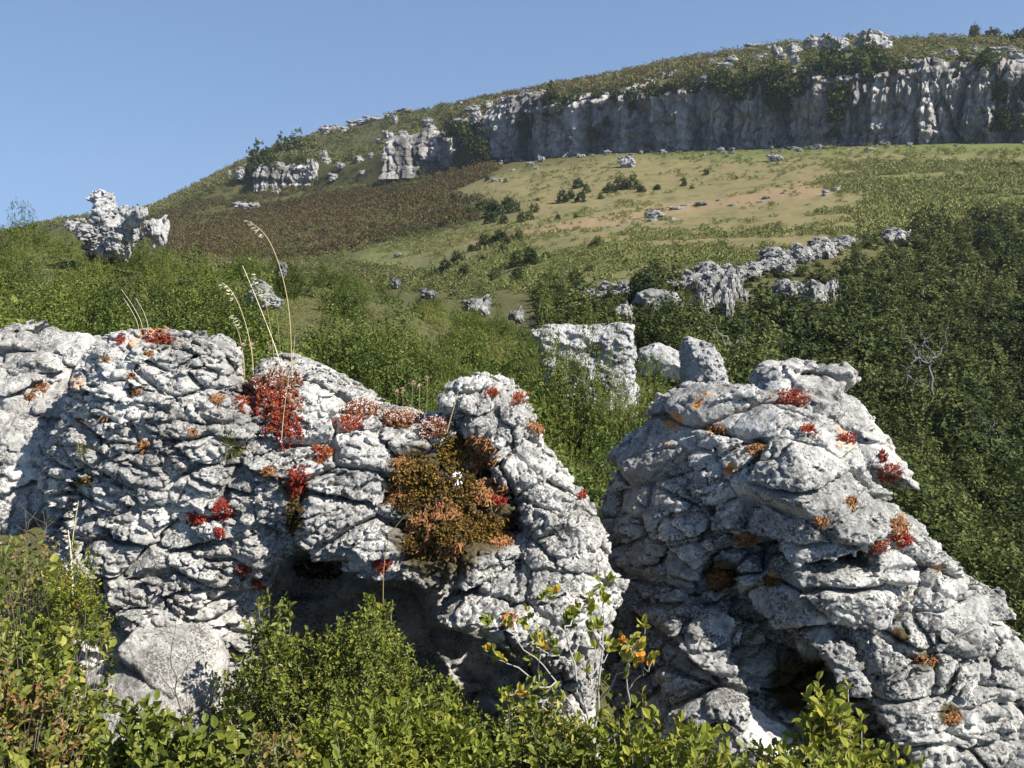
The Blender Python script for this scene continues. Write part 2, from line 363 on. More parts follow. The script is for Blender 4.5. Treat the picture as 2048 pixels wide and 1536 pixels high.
def ground_mat():
    m, nt = nodes("hill_ground"); geo = nt.nodes.new("ShaderNodeNewGeometry"); V = geo.outputs["Position"]
    n1 = noise(nt, V, .42, 8, .75); n2 = noise(nt, V, 2.6, 6, .75); n3 = noise(nt, V, .09, 5, .6)
    soil = ramp(nt, n2, [(.3, (.040, .044, .016)), (.55, (.085, .080, .030)), (.75, (.13, .11, .055))])
    gr = ramp(nt, n1, [(.35, (.075, .095, .028)), (.6, (.125, .135, .042)), (.75, (.17, .16, .06))])
    dry = ramp(nt, n1, [(.3, (.066, .072, .028)), (.44, (.130, .120, .050)), (.55, (.180, .150, .072)), (.66, (.155, .110, .054))])
    bar = ramp(nt, n2, [(.3, (.17, .115, .06)), (.6, (.24, .175, .10)), (.8, (.34, .30, .24))])
    k = ramp(nt, math_(nt, 'ADD', attr(nt, "green"), math_(nt, 'MULTIPLY', math_(nt, 'SUBTRACT', n1, .5), 1.6)), [(.3, 0.0), (.8, 1.0)])
    mead = mixc(nt, k, dry, gr)
    kb = ramp(nt, math_(nt, 'ADD', attr(nt, "bare"), math_(nt, 'MULTIPLY', math_(nt, 'SUBTRACT', n2, .5), 1.2)), [(.35, 0.0), (.9, .85)])
    mead = mixc(nt, kb, mead, bar)
    col = mixc(nt, attr(nt, "meadow"), soil, mead)
    return finish(m, nt, col, .95, .1, math_(nt, 'ADD', n2, n1), .15, bstr=.5)
M['ground'] = ground_mat()
def terrain(name, k0, k1):
    a, b = int(k0 * SUB), int(k1 * SUB); P = TP[:, a:b + 1]; n, m = P.shape[:2]
    i = np.arange(n - 1)[:, None] * m + np.arange(m - 1)[None]
    f = np.stack([i, i + m, i + m + 1, i + 1], -1).reshape(-1, 4)
    at_ = {"meadow": meadow[:, a:b + 1].ravel(), "green": green[:, a:b + 1].ravel(), "bare": bare[:, a:b + 1].ravel()}
    return tag(obj(name, mesh(name, P.reshape(-1, 3), f, at_, True, [M['ground']])), kind='structure')
terrain("ground", 0, ROW['G'])
terrain("meadow", ROW['G'], ROW['J'])
terrain("hill", ROW['J'], ROW['M'])
log("terrain")
# ------------------------------------------------------------------ rocks: solid fields carved into fractured beds
import openvdb
def poly_sd(poly, X, Z):
    """signed distance to a closed outline (negative inside)"""
    p = np.asarray(poly, float); d = np.full(X.shape, 1e9)
    for i in range(len(p)):
        a, b = p[i], p[(i + 1) % len(p)]; e = b - a
        t = np.clip(((X - a[0]) * e[0] + (Z - a[1]) * e[1]) / (e @ e + 1e-12), 0, 1)
        d = np.minimum(d, (X - a[0] - t * e[0]) ** 2 + (Z - a[1] - t * e[1]) ** 2)
    d = np.sqrt(d)
    return np.where(inside([tuple(q) for q in p], X, Z), -d, d)
def frame(dip, yaw=0.0, lean=0.0):
    """bedding frame: rows are the bedding-parallel x, y and the bed normal"""
    a, b, c = math.radians(dip), math.radians(yaw), math.radians(lean)
    Ry = np.array([[math.cos(a), 0, math.sin(a)], [0, 1, 0], [-math.sin(a), 0, math.cos(a)]])
    Rz = np.array([[math.cos(b), math.sin(b), 0], [-math.sin(b), math.cos(b), 0], [0, 0, 1]])
    Rx = np.array([[1, 0, 0], [0, math.cos(c), math.sin(c)], [0, -math.sin(c), math.cos(c)]])
    return Ry @ Rz @ Rx
def rock(name, outline, Y0, tf, tb, R, vox, layers, lean=0.0, tilt=0.0, bumps=(), cuts=(), warp=.05, wscale=3.0, seed=0, rough=.012, mat='rock',
         lichen=(), moss=(), tops=0.0, ridge=None, fine=.010):
    """outline: photo pixels at distance Y0. tf/tb: thickness to the front / back, R: rounding of the rim.
    layers: (bedding frame, cell size, step, crack depth, crack width, tilt). bumps: (u, v, radius px, metres). cuts: polylines bored out."""
    lin = lambda X: 0 * X
    if ridge:      # (pixel column of the ridge, how fast the face falls back left of it, and right of it)
        xr = at(ridge[0], 900, Y0)[0]; lin = lambda X: ridge[1] * np.maximum(xr - X, 0) + ridge[2] * np.maximum(X - xr, 0)
    pts = []
    for u, v in outline:
        q = at(u, v, Y0)
        for _ in range(3): q = at(u, v, Y0 + float(lin(q[0])))
        pts.append(q[[0, 2]])
    pts = np.array(pts)
    m = .14
    lo = np.array([pts[:, 0].min() - m, Y0 - tf - .25 - abs(lean) * .6, pts[:, 1].min() - m]); hi = np.array([pts[:, 0].max() + m, Y0 + tb + .2 + abs(lean) * .6 + (float(max(lin(pts[:, 0]))) if ridge else 0), pts[:, 1].max() + m])
    for (u, v, r, a) in bumps:
        if a > 0: lo[1] = min(lo[1], Y0 - tf - a - .2)
    n = np.ceil((hi - lo) / vox).astype(int)
    x = lo[0] + np.arange(n[0]) * vox; y = lo[1] + np.arange(n[1]) * vox; z = lo[2] + np.arange(n[2]) * vox
    X2, Z2 = np.meshgrid(x, z, indexing='ij')
    wv = np.stack([X2.ravel() * 2.2, 0 * X2.ravel() + seed, Z2.ravel() * 2.2], 1)
    sd = poly_sd(pts, X2 + .05 * fbm(wv, 3).reshape(X2.shape), Z2 + .05 * fbm(wv + 9, 3).reshape(X2.shape))
    t = np.clip(-sd / R, 0, 1); prof = np.sqrt(np.maximum(1 - (1 - t) ** 2, 0))
    front = tf * prof * (1 + .22 * fbm(wv * .8 + 31, 3).reshape(X2.shape)); back = tb * prof
    for (u, v, r, a) in bumps:
        c = at(u, v, Y0); rr = r * Y0 / FPX
        front = front + a * np.exp(-((X2 - c[0]) ** 2 + (Z2 - c[2]) ** 2) / (rr * rr)) * np.minimum(1, prof * 1.5)
    zmid = pts[:, 1].mean(); xmid = pts[:, 0].mean()
    mid = Y0 + lean * (Z2 - zmid) + tilt * (X2 - xmid) + lin(X2)
    yf, yb = mid - front, mid + back
    Yg = y[None, :, None]
    f = np.maximum(yf[:, None, :] - Yg, Yg - yb[:, None, :]).astype(F32)
    gx, gz = np.gradient(yf, vox); g = np.sqrt(1 + np.minimum(gx ** 2 + gz ** 2, 16.0)).astype(F32)
    f = f / g[:, None, :]
    f = np.maximum(f, sd[:, None, :].astype(F32))
    for (line, rad, dep) in cuts:
        q = [at(u, v, Y0 - dep) for u, v in line]
        dd = np.full(f.shape, 1e9, F32)
        for a, b in zip(q[:-1], q[1:]):
            e = b - a; L2 = e[0] ** 2 + e[2] ** 2 + 1e-9
            tt = np.clip(((X2 - a[0]) * e[0] + (Z2 - a[2]) * e[2]) / L2, 0, 1)
            r2 = np.sqrt((X2 - a[0] - tt * e[0]) ** 2 + (Z2 - a[2] - tt * e[2]) ** 2)
            dd = np.minimum(dd, np.hypot(np.maximum(r2[:, None, :] - 0, 0), np.maximum(Yg - (Y0 - dep), 0)).astype(F32))
        f = np.maximum(f, rad - dd)
    band = np.abs(f) < .13
    ii = np.argwhere(band)
    P = (lo + ii * vox).astype(F32); fv = f[band]
    Pw = P + (warp * np.stack([fbm(P * wscale + 3.1 + seed, 3), fbm(P * wscale + 51.7, 3), fbm(P * wscale + 27.9, 3)], 1)).astype(F32)
    disp = np.zeros(len(P), F32)
    msk = np.clip(.5 + 1.6 * fbm(P * 2.6 + 40 + seed, 3), 0, 1)
    for (Fm, size, step, cd, cw, tl, *mm) in layers:
        size = np.asarray(size, F32); k_ = 1 if not mm else (.12 + .88 * (msk if mm[0] > 0 else 1 - msk))
        e, r, off = voro((Pw @ Fm.T.astype(F32)) / size + F32(seed * 3.7))
        e = e * size.min()
        plate = r[:, 0] * step + tl * ((r[:, 1] * .6) * off[:, 0] * size[0] + (r[:, 2] * .5) * off[:, 1] * size[1] - (.55 + .45 * r[:, 3]) * off[:, 2] * size[2])
        w = cw * (1 + .5 * r[:, 3])
        disp += k_ * (plate - cd * np.exp(-(e / w) ** 1.3) * (1 + .6 * r[:, 2]))
    disp += rough * (.55 * fbm(P * 9 + seed, 2) + .5 * fbm(P * 26 + seed, 2))
    pit = fbm(P * 42 + 5, 2); disp -= fine * np.abs(pit)
    f[band] = fv - disp
    f = np.clip(f, -3 * vox, 3 * vox)
    f[0] = f[-1] = 3 * vox; f[:, 0] = f[:, -1] = 3 * vox; f[:, :, 0] = f[:, :, -1] = 3 * vox
    gr = openvdb.FloatGrid(3 * vox); gr.copyFromArray(np.ascontiguousarray(f, dtype=np.float32))
    v, q = gr.convertToQuads(0.0)
    v, q = keep_big(v, q)
    v = lo + v * vox
    v = v + .0  # world position
    A = {}
    li = np.zeros(len(v)); mo = np.zeros(len(v))
    org = np.array([xmid, Y0, pts[:, 1].min()])
    uu, vv = px(v)
    for (u, w, r, s) in lichen: li = np.maximum(li, s * np.exp(-((uu - u) ** 2 + (vv - w) ** 2) / (r * r)))
    for (u, w, r, s) in moss: mo = np.maximum(mo, s * np.exp(-((uu - u) ** 2 + (vv - w) ** 2) / (r * r)))
    if tops: li = np.maximum(li, tops * np.clip((v[:, 2] - np.quantile(v[:, 2], .8)) / .2, 0, 1) * np.clip(fbm(v * 5, 3) + .2, 0, 1))
    o = obj(name, mesh(name, v - org, q, {"lichen": li, "moss": mo}, True, [M[mat]]), loc=org)
    log(name, len(v)); return o
def keep_big(v, q):
    """drop loose crumbs: label connected pieces by repeated minimum"""
    lab = np.arange(len(v))
    for _ in range(400):
        m = lab[q].min(1); l2 = lab.copy()
        for c in range(4): np.minimum.at(l2, q[:, c], m)
        l2 = l2[l2]; l2 = l2[l2]
        if (l2 == lab).all(): break
        lab = l2
    ids, cnt = np.unique(lab, return_counts=True); big = ids[np.argmax(cnt)]
    k = lab == big; re = np.cumsum(k) - 1
    return v[k], re[q[k[q[:, 0]]]].astype(np.int32)

CHIPS = (frame(20, 0, 0), (.036, .032, .022), .0032, .010, .0032, .75)
LEFT_BEDS = [(frame(-8, 8, 12), (.24, .20, .085), .014, .090, .0066, .36, -1), (frame(-14, 5, 12), (.140, .12, .062), .014, .080, .0060, .44, 1), (frame(-18, 3, 10), (.080, .065, .042), .005, .032, .0042, .36), CHIPS]
R_ = {}
R_['left'] = rock("limestone_outcrop", [(100, 1560), (118, 1380), (140, 1250), (160, 1160), (112, 1090), (96, 1010), (70, 960), (92, 880), (118, 800), (150, 705), (172, 668), (215, 648), (275, 650), (335, 656), (395, 660), (440, 672), (452, 694), (462, 722), (480, 762), (500, 790), (540, 850), (590, 900), (615, 1000), (600, 1110), (555, 1175), (545, 1270), (500, 1480), (490, 1560)],
    4.75, .30, .45, .30, .0066, LEFT_BEDS, lean=.20, tilt=-.10, warp=.022, wscale=4, rough=.008, fine=.005,
    bumps=[(330, 880, 120, .06), (300, 1180, 140, .05), (220, 980, 80, -.05), (530, 1150, 70, -.10)], cuts=[([(60, 1010), (120, 1030)], .06, .1)],
    lichen=[(205, 655, 30, .72), (320, 665, 34, .66), (262, 690, 24, .7), (150, 770, 22, .9), (160, 850, 22, .9), (290, 655, 30, .9)], moss=[(330, 680, 40, .5), (20, 950, 60, .6), (600, 1000, 40, .8)])
R_['back'] = rock("limestone_ledge", [(-260, 690), (-60, 674), (20, 672), (70, 674), (140, 682), (185, 700), (200, 800), (190, 960), (120, 1010), (-40, 1040), (-260, 1040)],
    5.25, .28, .4, .35, .0095, [(frame(-6, -20, 25), (.26, .22, .12), .026, .045, .008, .5), (frame(-8, 0, 20), (.09, .08, .05), .011, .014, .005, .4)], lean=.75, warp=.03, seed=2, rough=.009, fine=.006)
R_['center'] = rock("limestone_boulder", [(455, 760), (480, 732), (515, 726), (560, 735), (600, 752), (650, 775), (700, 797), (740, 812), (790, 828), (850, 842), (890, 838), (930, 870), (965, 930), (1005, 1000), (1045, 1050), (1060, 1110), (985, 1150), (930, 1168), (870, 1150), (800, 1122), (720, 1106), (650, 1098), (610, 1112), (570, 1145), (500, 1150), (440, 1000)],
    4.72, .28, .85, .24, .0068, [(frame(-5, 10, 15), (.30, .26, .16), .018, .090, .0068, .34), (frame(10, 0, 8), (.13, .11, .075), .011, .060, .0058, .38, 1), (frame(8, 0, 5), (.07, .06, .04), .007, .028, .0042, .5), CHIPS], lean=.45, warp=.028, seed=4, rough=.009, fine=.007,
    bumps=[(640, 960, 60, .07), (740, 880, 90, .05), (850, 1000, 90, -.07), (580, 1030, 45, -.09)],
    moss=[(840, 960, 80, 1), (880, 1070, 110, 1), (965, 1040, 85, 1), (930, 930, 60, 1), (590, 980, 40, .8), (560, 820, 60, .6), (800, 830, 60, .5)])
R_['slab'] = rock("leaning_slab", [(884, 812), (905, 780), (935, 768), (990, 771), (1040, 800), (1088, 838), (1112, 880), (1150, 938), (1188, 998), (1212, 1060), (1222, 1110), (1216, 1150), (1245, 1168), (1228, 1225), (1208, 1285), (1200, 1400), (1190, 1560), (980, 1560), (985, 1400), (1040, 1300), (960, 1225), (880, 1180), (925, 1130), (1005, 1095), (1042, 1040), (1028, 985), (985, 930), (940, 880), (905, 850)],
    4.62, .27, .38, .17, .0066, [(frame(-2, 10, 0), (.17, .15, .12), .007, .075, .0058, .24), (frame(52, 0, 10), (.085, .07, .035), .006, .030, .004, .36), CHIPS], lean=.42, tilt=.10, warp=.024, wscale=4, seed=6, rough=.008, fine=.008,
    bumps=[(960, 1180, 60, .05), (1080, 1330, 70, -.16)], moss=[(1000, 1080, 30, .6), (1010, 1330, 60, .7), (1020, 790, 20, .4)], lichen=[(1000, 780, 16, .5)])
R_['right'] = rock("great_limestone_boulder", [(1212, 925), (1240, 892), (1270, 868), (1300, 842), (1340, 812), (1385, 795), (1425, 790), (1480, 798), (1550, 785), (1600, 790), (1650, 812), (1700, 845), (1742, 868), (1752, 900), (1765, 945), (1800, 962), (1828, 1000), (1856, 1030), (1862, 1060), (1872, 1092), (1905, 1140), (1950, 1188), (1992, 1240), (2022, 1290), (2066, 1342), (2105, 1400), (2160, 1500), (2190, 1640), (1190, 1640), (1215, 1450), (1200, 1330), (1230, 1200), (1224, 1100), (1217, 1000)],
    4.62, .34, .6, .34, .0076, [(frame(3, -25, 8), (.50, .36, .20), .020, .110, .0070, .30), (frame(12, 10, 12), (.22, .17, .11), .011, .075, .006, .34, 1), (frame(16, 10, 12), (.10, .08, .055), .008, .032, .0045, .5, 1), CHIPS], lean=.34, tilt=0, ridge=(1560, .85, .10), warp=.035, wscale=2.6, fine=.006, seed=9, mat='rock_smooth', rough=.010,
    bumps=[(1640, 1020, 150, .14), (1560, 880, 110, .08), (1740, 1300, 150, .12), (1350, 1010, 120, .06), (1480, 1210, 90, -.16), (1420, 1350, 130, .06), (1820, 1200, 90, .05)],
    cuts=[([(1430, 1150), (1500, 1225), (1600, 1310), (1690, 1400), (1770, 1520)], .060, .02), ([(1540, 1320), (1640, 1410), (1730, 1560)], .18, .10), ([(1225, 1135), (1330, 1100), (1430, 1105), (1560, 1095), (1680, 1085)], .016, .03)],
    lichen=[(1402, 810, 32, 1.05), (1345, 842, 24, .9), (1425, 858, 24, .85), (1745, 885, 24, 1.05), (1460, 938, 16, .95), (1340, 892, 18, .8), (1870, 1140, 16, 1), (1545, 1160, 18, .8), (1810, 1020, 16, .75), (1550, 790, 24, .62), (1690, 870, 40, .55)],
    moss=[(1440, 1150, 45, .9), (1850, 1320, 40, .6), (1800, 1270, 25, .8), (1600, 1370, 70, 1), (1520, 890, 24, .6), (1900, 1430, 28, .9)])
# the boulder behind
R_['rear'] = rock("rear_boulder", [(1520, 760), (1545, 735), (1600, 733), (1660, 737), (1700, 748), (1725, 785), (1745, 830), (1765, 870), (1790, 960), (1500, 960), (1510, 820)],
    6.3, .35, .5, .3, .014, [(frame(4, -10, 10), (.34, .3, .14), .03, .03, .01, .4), (frame(10, 0, 5), (.12, .1, .07), .012, .014, .006, .4)], lean=.3, tilt=-.25, seed=12,
    bumps=[(1570, 770, 18, -.14)])
R_['toe'] = rock("flat_slab", [(160, 1400), (200, 1340), (262, 1268), (330, 1262), (425, 1285), (450, 1330), (440, 1420), (430, 1560), (150, 1560)],
    4.30, .22, .3, .3, .009, [(frame(-20, 0, 25), (.5, .4, .2), .015, .02, .008, .3)], lean=.45, seed=15, rough=.010, warp=.05)
R_['wall'] = rock("shaded_rock", [(430, 1120), (700, 1090), (860, 1110), (1000, 1150), (1080, 1300), (1080, 1600), (430, 1600)],
    5.42, .12, .5, .3, .018, [(frame(0, 0, 0), (.28, .25, .16), .04, .04, .012, .5)], lean=.1, seed=18)
LAB = {
 'left': "tall grey limestone outcrop of thin cracked beds at the left, stacked like loose plates",
 'back': "flat-topped pale limestone ledge behind the tall cracked outcrop, at the left edge",
 'center': "mossy limestone boulder with a dark hollow under it, between tall outcrop and leaning slab",
 'slab': "leaning grey limestone slab with finely pitted back, right of the mossy boulder",
 'right': "largest smooth grey limestone boulder with orange lichen on top and a dark cave below",
 'rear': "rounded grey boulder standing directly behind the largest lichen-topped boulder",
 'toe': "smooth flat limestone slab at the foot of the tall cracked outcrop",
 'wall': "rock in deep shade inside the hollow beneath the mossy boulder",
}
for k_, o_ in R_.items(): tag(o_, LAB[k_], "rock")
# ------------------------------------------------------------------ small plants and stains on the rocks
bpy.context.view_layer.update()
def hit(u, v, names=None):
    d = ray(u, v); best = None
    for k, o in R_.items():
        if names and k not in names: continue
        ok, p, n, _ = o.ray_cast([-x for x in o.location], d, distance=30)
        if ok:
            p = np.array(p) + np.array(o.location); q = np.linalg.norm(p)
            if best is None or q < best[0]: best = (q, p, np.array(n))
    return best
def spots(u, v, ru, rv, n, tries=3):
    """n surface points scattered over a patch of the rock faces"""
    P, Q = [], []; c = hit(u, v)
    if c is None:
        for k in range(1, 12):
            c = hit(u, v + 4 * k)
            if c: break
    if c is None: return None
    for _ in range(n * tries):
        if len(P) >= n: break
        a = rng.random() * 6.283; r = math.sqrt(rng.random()) * (.55 + .45 * rng.random())
        h = hit(u + ru * r * math.cos(a), v + rv * r * math.sin(a))
        if h and abs(h[0] - c[0]) < (.12 if ru < 30 else .35): P.append(h[1]); Q.append(h[2])
    P, Q = np.array(P), np.array(Q)
    if len(P) > 4:      # one tuft: keep the points that hang together
        D = np.linalg.norm(P[:, None] - P[None], axis=2); link = .022 + .010 * math.sqrt(max(ru, rv) / 20)
        best = np.zeros(len(P), bool); todo = np.ones(len(P), bool)
        while todo.any():
            k = np.zeros(len(P), bool); k[np.argmax(todo)] = True
            while True:
                k2 = (D[k].min(0) < link)
                if (k2 == k).all(): break
                k = k2
            todo &= ~k
            if k.sum() > best.sum(): best = k
        P, Q = P[best], Q[best]
    return c[1], P, Q
UP = np.array([0, 0, 1.])
def rock_plant(name, label, cat, group, u, v, ru, rv, n, kind, lo=0., hi=1., flower=.1, size=1.0):
    s = spots(u, v, ru, rv, n)
    if s is None or len(s[1]) < 5: log("no rock at", name, u, v); return
    c, P, Q = s; P = P - c; n = len(P); A = Acc(); mat = 'sedum'
    if kind == 'sedum' or kind == 'flower':
        k = 8; ax = norm(Q * .6 + UP * .7 + rng.normal(size=(n, 3)) * .35); ln = (.011 + .017 * rng.random(n)) * size
        if kind == 'flower': ln *= 1.5
        t = np.tile(np.linspace(.2, 1, k), (n, 1)); az_ = np.arange(k) * 2.4 + rng.random((n, 1)) * 6
        side = norm(np.cross(ax, rng.normal(size=(n, 3)))); s2 = np.cross(ax, side)
        rad = side[:, None] * np.cos(az_)[..., None] + s2[:, None] * np.sin(az_)[..., None]
        pos = P[:, None] + ax[:, None] * (ln[:, None] * t)[..., None] + rad * .003 * size
        v_, f_ = beads(pos.reshape(-1, 3), (rad + ax[:, None] * .8).reshape(-1, 3), .0052 * size, .0026 * size)
        base = lo + (hi - lo) * np.clip(rng.random(n) * .6 + .4 * (.5 + .5 * fbm(P * 40 + u, 2)), 0, 1)
        tone = np.repeat(np.clip(base[:, None] + rng.normal(size=(n, k)) * .06, 0, .9).ravel(), 6)
        A.add(v_, f_, tone)
        tp, r_ = tubes(np.stack([P, P + ax * ln[:, None] * .5, P + ax * ln[:, None]], 1), .0011 * size, 3); A.add(tp, r_, np.full(len(tp), lo + .1))
        m = rng.random(n) < flower
        if m.any():
            k2 = 7; top = (P + ax * (ln * 1.12)[:, None])[m]
            pp = top[:, None] + rng.normal(size=(m.sum(), k2, 3)) * .0055 * size
            v_, f_ = beads(pp.reshape(-1, 3), rng.normal(size=(m.sum() * k2, 3)), .0038 * size, .0026 * size)
            A.add(v_, f_, np.repeat(.93 + .07 * rng.random(m.sum() * k2), 6))
        mat = 'sedum' if kind == 'sedum' else 'sedum_flower'
    elif kind == 'brown':
        kp = 7; d0 = norm(Q * .9 + rng.normal(size=(n, 3)) * .6 + UP * .2); cur = rng.normal(size=(n, 3)) * .5 + np.array([0, 0, -1.0]) - Q * .5
        ln = (.013 + .016 * rng.random(n)) * size; t = np.linspace(0, 1, kp)[None, :, None]
        pts = P[:, None] + (d0[:, None] * t + cur[:, None] * t * t * .8 + np.cross(d0, cur)[:, None] * .35 * np.sin(t * 4)) * ln[:, None, None]
        rad = .0031 * size * np.array([.8, 1, 1.05, 1, .95, .8, .4])[None] * (.8 + .4 * rng.random((n, 1)))
        v_, f_ = tubes(pts, rad, 5); A.add(v_, f_, np.repeat(np.clip(lo + (hi - lo) * rng.random(n), 0, 1), kp * 5)); mat = 'brown'
    elif kind == 'moss':
        pos = P + Q * (.004 + .012 * rng.random((n, 1))) * size
        v_, f_ = beads(pos, Q + rng.normal(size=(n, 3)) * .5, (.0075 + .004 * rng.random(n)) * size, .0056 * size)
        A.add(v_, f_, np.repeat(np.clip(lo + (hi - lo) * rng.random(n), 0, 1), 6)); mat = 'moss'
    elif kind == 'tuft':
        ax = norm(Q * .7 + UP * .35 + rng.normal(size=(n, 3)) * .5); ln = (.04 + .045 * rng.random(n)) * size
        v_, f_ = leaves(P, ax, rng.normal(size=(n, 3)), ln, .005 * size, .05); A.add(v_, f_, np.repeat(rng.random(n), 6)); mat = 'tuft'
    tag(obj(name, A.build(name, [M[mat]]), loc=c), label, cat, group)
G1, G2, G3 = "red stonecrop tufts on the rocks", "brown withered stonecrop tufts on the rocks", "moss cushions on the rocks"
RED = [  # u, v, ru, rv, n, lo, hi, flower, label
 (535, 800, 66, 40, 420, .1, .88, .16, "wide mat of red and orange stonecrop beside the tall grass stalks"),
 (572, 858, 40, 44, 300, .0, .8, .08, "deep red stonecrop hanging below the stalks, under the wide red and orange mat"),
 (700, 850, 26, 16, 110, .1, .6, .2, "red stonecrop tuft on the upper edge of the mossy boulder"),
 (645, 908, 22, 14, 90, .25, .75, .05, "rusty stonecrop tuft in the notch left of the mossy boulder"),
 (594, 966, 22, 34, 150, .0, .35, 0, "crimson stonecrop in the dark cleft between tall outcrop and mossy boulder"),
 (443, 1022, 28, 20, 120, .0, .35, 0, "bright red stonecrop star in a crack midway down the tall outcrop"),
 (393, 1040, 22, 14, 80, .05, .45, .1, "red stonecrop tuft lying left of the bright red star on the tall outcrop"),
 (440, 1071, 12, 11, 50, .05, .4, 0, "small red stonecrop just below the bright red star on the tall outcrop"),
 (488, 1144, 13, 14, 50, .05, .45, 0, "small red stonecrop low on the tall outcrop, near its dark hollow"),
 (518, 1172, 12, 10, 45, .0, .4, 0, "lowest red stonecrop on the tall outcrop, at the hollow's rim"),
 (1582, 803, 38, 22, 260, .1, .62, .2, "big red stonecrop bush on the crest of the largest boulder"),
 (1780, 950, 26, 20, 150, .1, .6, .25, "red stonecrop with pale flowers at the right rim of the largest boulder"),
 (1764, 916, 10, 14, 45, .05, .5, .1, "small red stonecrop above the flowering one on the boulder's right rim"),
 (1745, 1098, 34, 13, 120, .2, .65, .2, "thin red stonecrop along a ledge on the largest boulder's right half"),
 (1806, 1082, 22, 16, 100, .05, .5, .1, "dark red stonecrop beside the brown cone-like tuft on the largest boulder"),
 (1620, 862, 16, 9, 50, .1, .6, .1, "small red stonecrop under the big red bush on the boulder crest"),
 (1696, 880, 22, 9, 50, .1, .6, .2, "scattered red stonecrop below the orange lichen at the boulder's right shoulder"),
 (1163, 994, 9, 8, 30, .0, .4, 0, "tiny red stonecrop on the leaning slab's right flank"),
 (1158, 944, 8, 14, 35, .2, .7, 0, "rusty stonecrop on the right edge of the leaning slab"),
 (1000, 1004, 14, 10, 45, .0, .4, 0, "red stonecrop in the shade at the foot of the leaning slab's left face"),
 (985, 788, 16, 8, 40, .2, .7, .1, "rusty stonecrop on the very top of the leaning slab"),
 (1042, 800, 20, 9, 50, .3, .8, .2, "orange red stonecrop just right of the leaning slab's top"),
 (765, 1130, 18, 20, 60, .05, .4, 0, "dark red stonecrop under the lip of the hollow"),
 (318, 682, 30, 14, 80, .1, .6, .2, "dull red stonecrop in a dip on top of the tall outcrop"),
 (243, 682, 8, 8, 24, .05, .4, 0, "tiny crimson stonecrop on the left of the tall outcrop's top"),
]
for (u, v, a, b, n, lo, hi, fl, lab) in RED: rock_plant("red_stonecrop", lab, "stonecrop", G1, u, v, a * 1.2, b * 1.15, int(n * .8), 'sedum', lo + .10, min(.88, hi + .22), fl * .3)
for (u, v, a, b, n, lab) in [(725, 822, 44, 17, 240, "pink and white flowering stonecrop on the ridge left of the mossy boulder's top"),
                             (800, 845, 50, 20, 280, "pale flowering stonecrop carpet between the thin flower stalks and the mossy boulder"),
                             (868, 862, 34, 22, 200, "tawny flowering stonecrop against the leaning slab's upper left edge"),
                             (560, 765, 52, 18, 170, "straw coloured flowering stonecrop at the foot of the grass stalks")]:
    rock_plant("flowering_stonecrop", lab, "stonecrop", "flowering stonecrop mats", u, v, a, b, n, 'flower', .05, .66, .24)
BROWN = [
 (435, 796, 24, 15, 60, "square orange brown tuft under an overhanging plate, near the red mat"),
 (536, 942, 24, 16, 70, "round brown tuft below the red mat, on the tall outcrop's right side"),
 (640, 918, 15, 14, 34, "brown tuft under the rusty one in the notch left of the mossy boulder"),
 (82, 772, 24, 18, 64, "brown tuft in the gully between pale ledge and tall outcrop"),
 (60, 790, 14, 10, 24, "small brown tuft left of the gully tuft on the pale ledge"),
 (212, 718, 14, 9, 26, "brown tuft high on the left shoulder of the tall outcrop"),
 (300, 706, 16, 9, 26, "brown tuft in the middle of the tall outcrop's upper part"),
 (262, 752, 16, 10, 28, "brown tuft in a crack below the outcrop's upper left plates"),
 (272, 782, 14, 9, 26, "brown tuft under the dark horizontal crack of the tall outcrop"),
 (286, 890, 12, 8, 20, "small brown tuft in the middle of the tall outcrop's face"),
 (383, 862, 16, 9, 28, "brown tuft under a jutting wedge left of the green grass tuft"),
 (210, 838, 14, 9, 20, "brown tuft in the dark gap on the tall outcrop's left"),
 (1522, 896, 32, 24, 110, "big curly brown tuft in the middle of the largest boulder's top"),
 (1432, 858, 24, 10, 44, "flat brown tuft below the orange lichen on the largest boulder"),
 (1800, 1052, 24, 26, 84, "cone-like golden brown tuft on the largest boulder's right side"),
 (1492, 1076, 26, 14, 60, "brown tuft in the long shaded crack across the largest boulder"),
 (1440, 1158, 36, 24, 90, "long-stemmed brown tuft in the shaded pocket of the largest boulder"),
 (1640, 1040, 14, 6, 22, "thin brown tuft under a square block of the largest boulder"),
 (1700, 1000, 12, 8, 18, "small brown tuft beside the square block on the largest boulder"),
 (958, 905, 30, 34, 90, "curly brown tuft at the top of the mossy face, by the slab"),
 (975, 985, 38, 26, 100, "brown tangle midway down the mossy face, by the slab's foot"),
 (888, 1020, 34, 20, 90, "orange brown tangle in the centre of the mossy face"),
 (838, 1060, 26, 34, 90, "hanging brown tangle at the lower left of the mossy face"),
 (792, 985, 18, 28, 60, "brown tuft at the left border of the mossy face"),
 (806, 922, 26, 14, 50, "brown tuft along the top border of the moss cushion"),
 (1000, 1078, 26, 13, 60, "bright rusty tuft at the lower right of the mossy face"),
 (900, 1095, 24, 18, 50, "brown tuft at the bottom of the mossy face above the hollow"),
 (1075, 850, 16, 10, 24, "small brown tuft right of the leaning slab's top"),
 (1850, 1320, 36, 9, 40, "thin brown tuft along a crack low on the largest boulder's right"),
 (1015, 1235, 14, 12, 24, "dark brown tuft on the leaning slab's lower left edge"),
 (1905, 1432, 22, 14, 40, "rusty tuft in a gap at the lower right of the largest boulder"),
]
for (u, v, a, b, n, lab) in BROWN:
    if 'face' in lab or 'slab' in lab: a, b, n = a * 1.25, b * 1.25, n * 1.9
    elif u < 700: a, b, n = a * .8, b * .75, n * .6
    rock_plant("brown_stonecrop", lab, "stonecrop", G2, u, v, a, b, int(n * 2.6), 'brown', .0, .8 if u < 700 or u > 1300 else .95, size=.72 if u < 700 else .9)
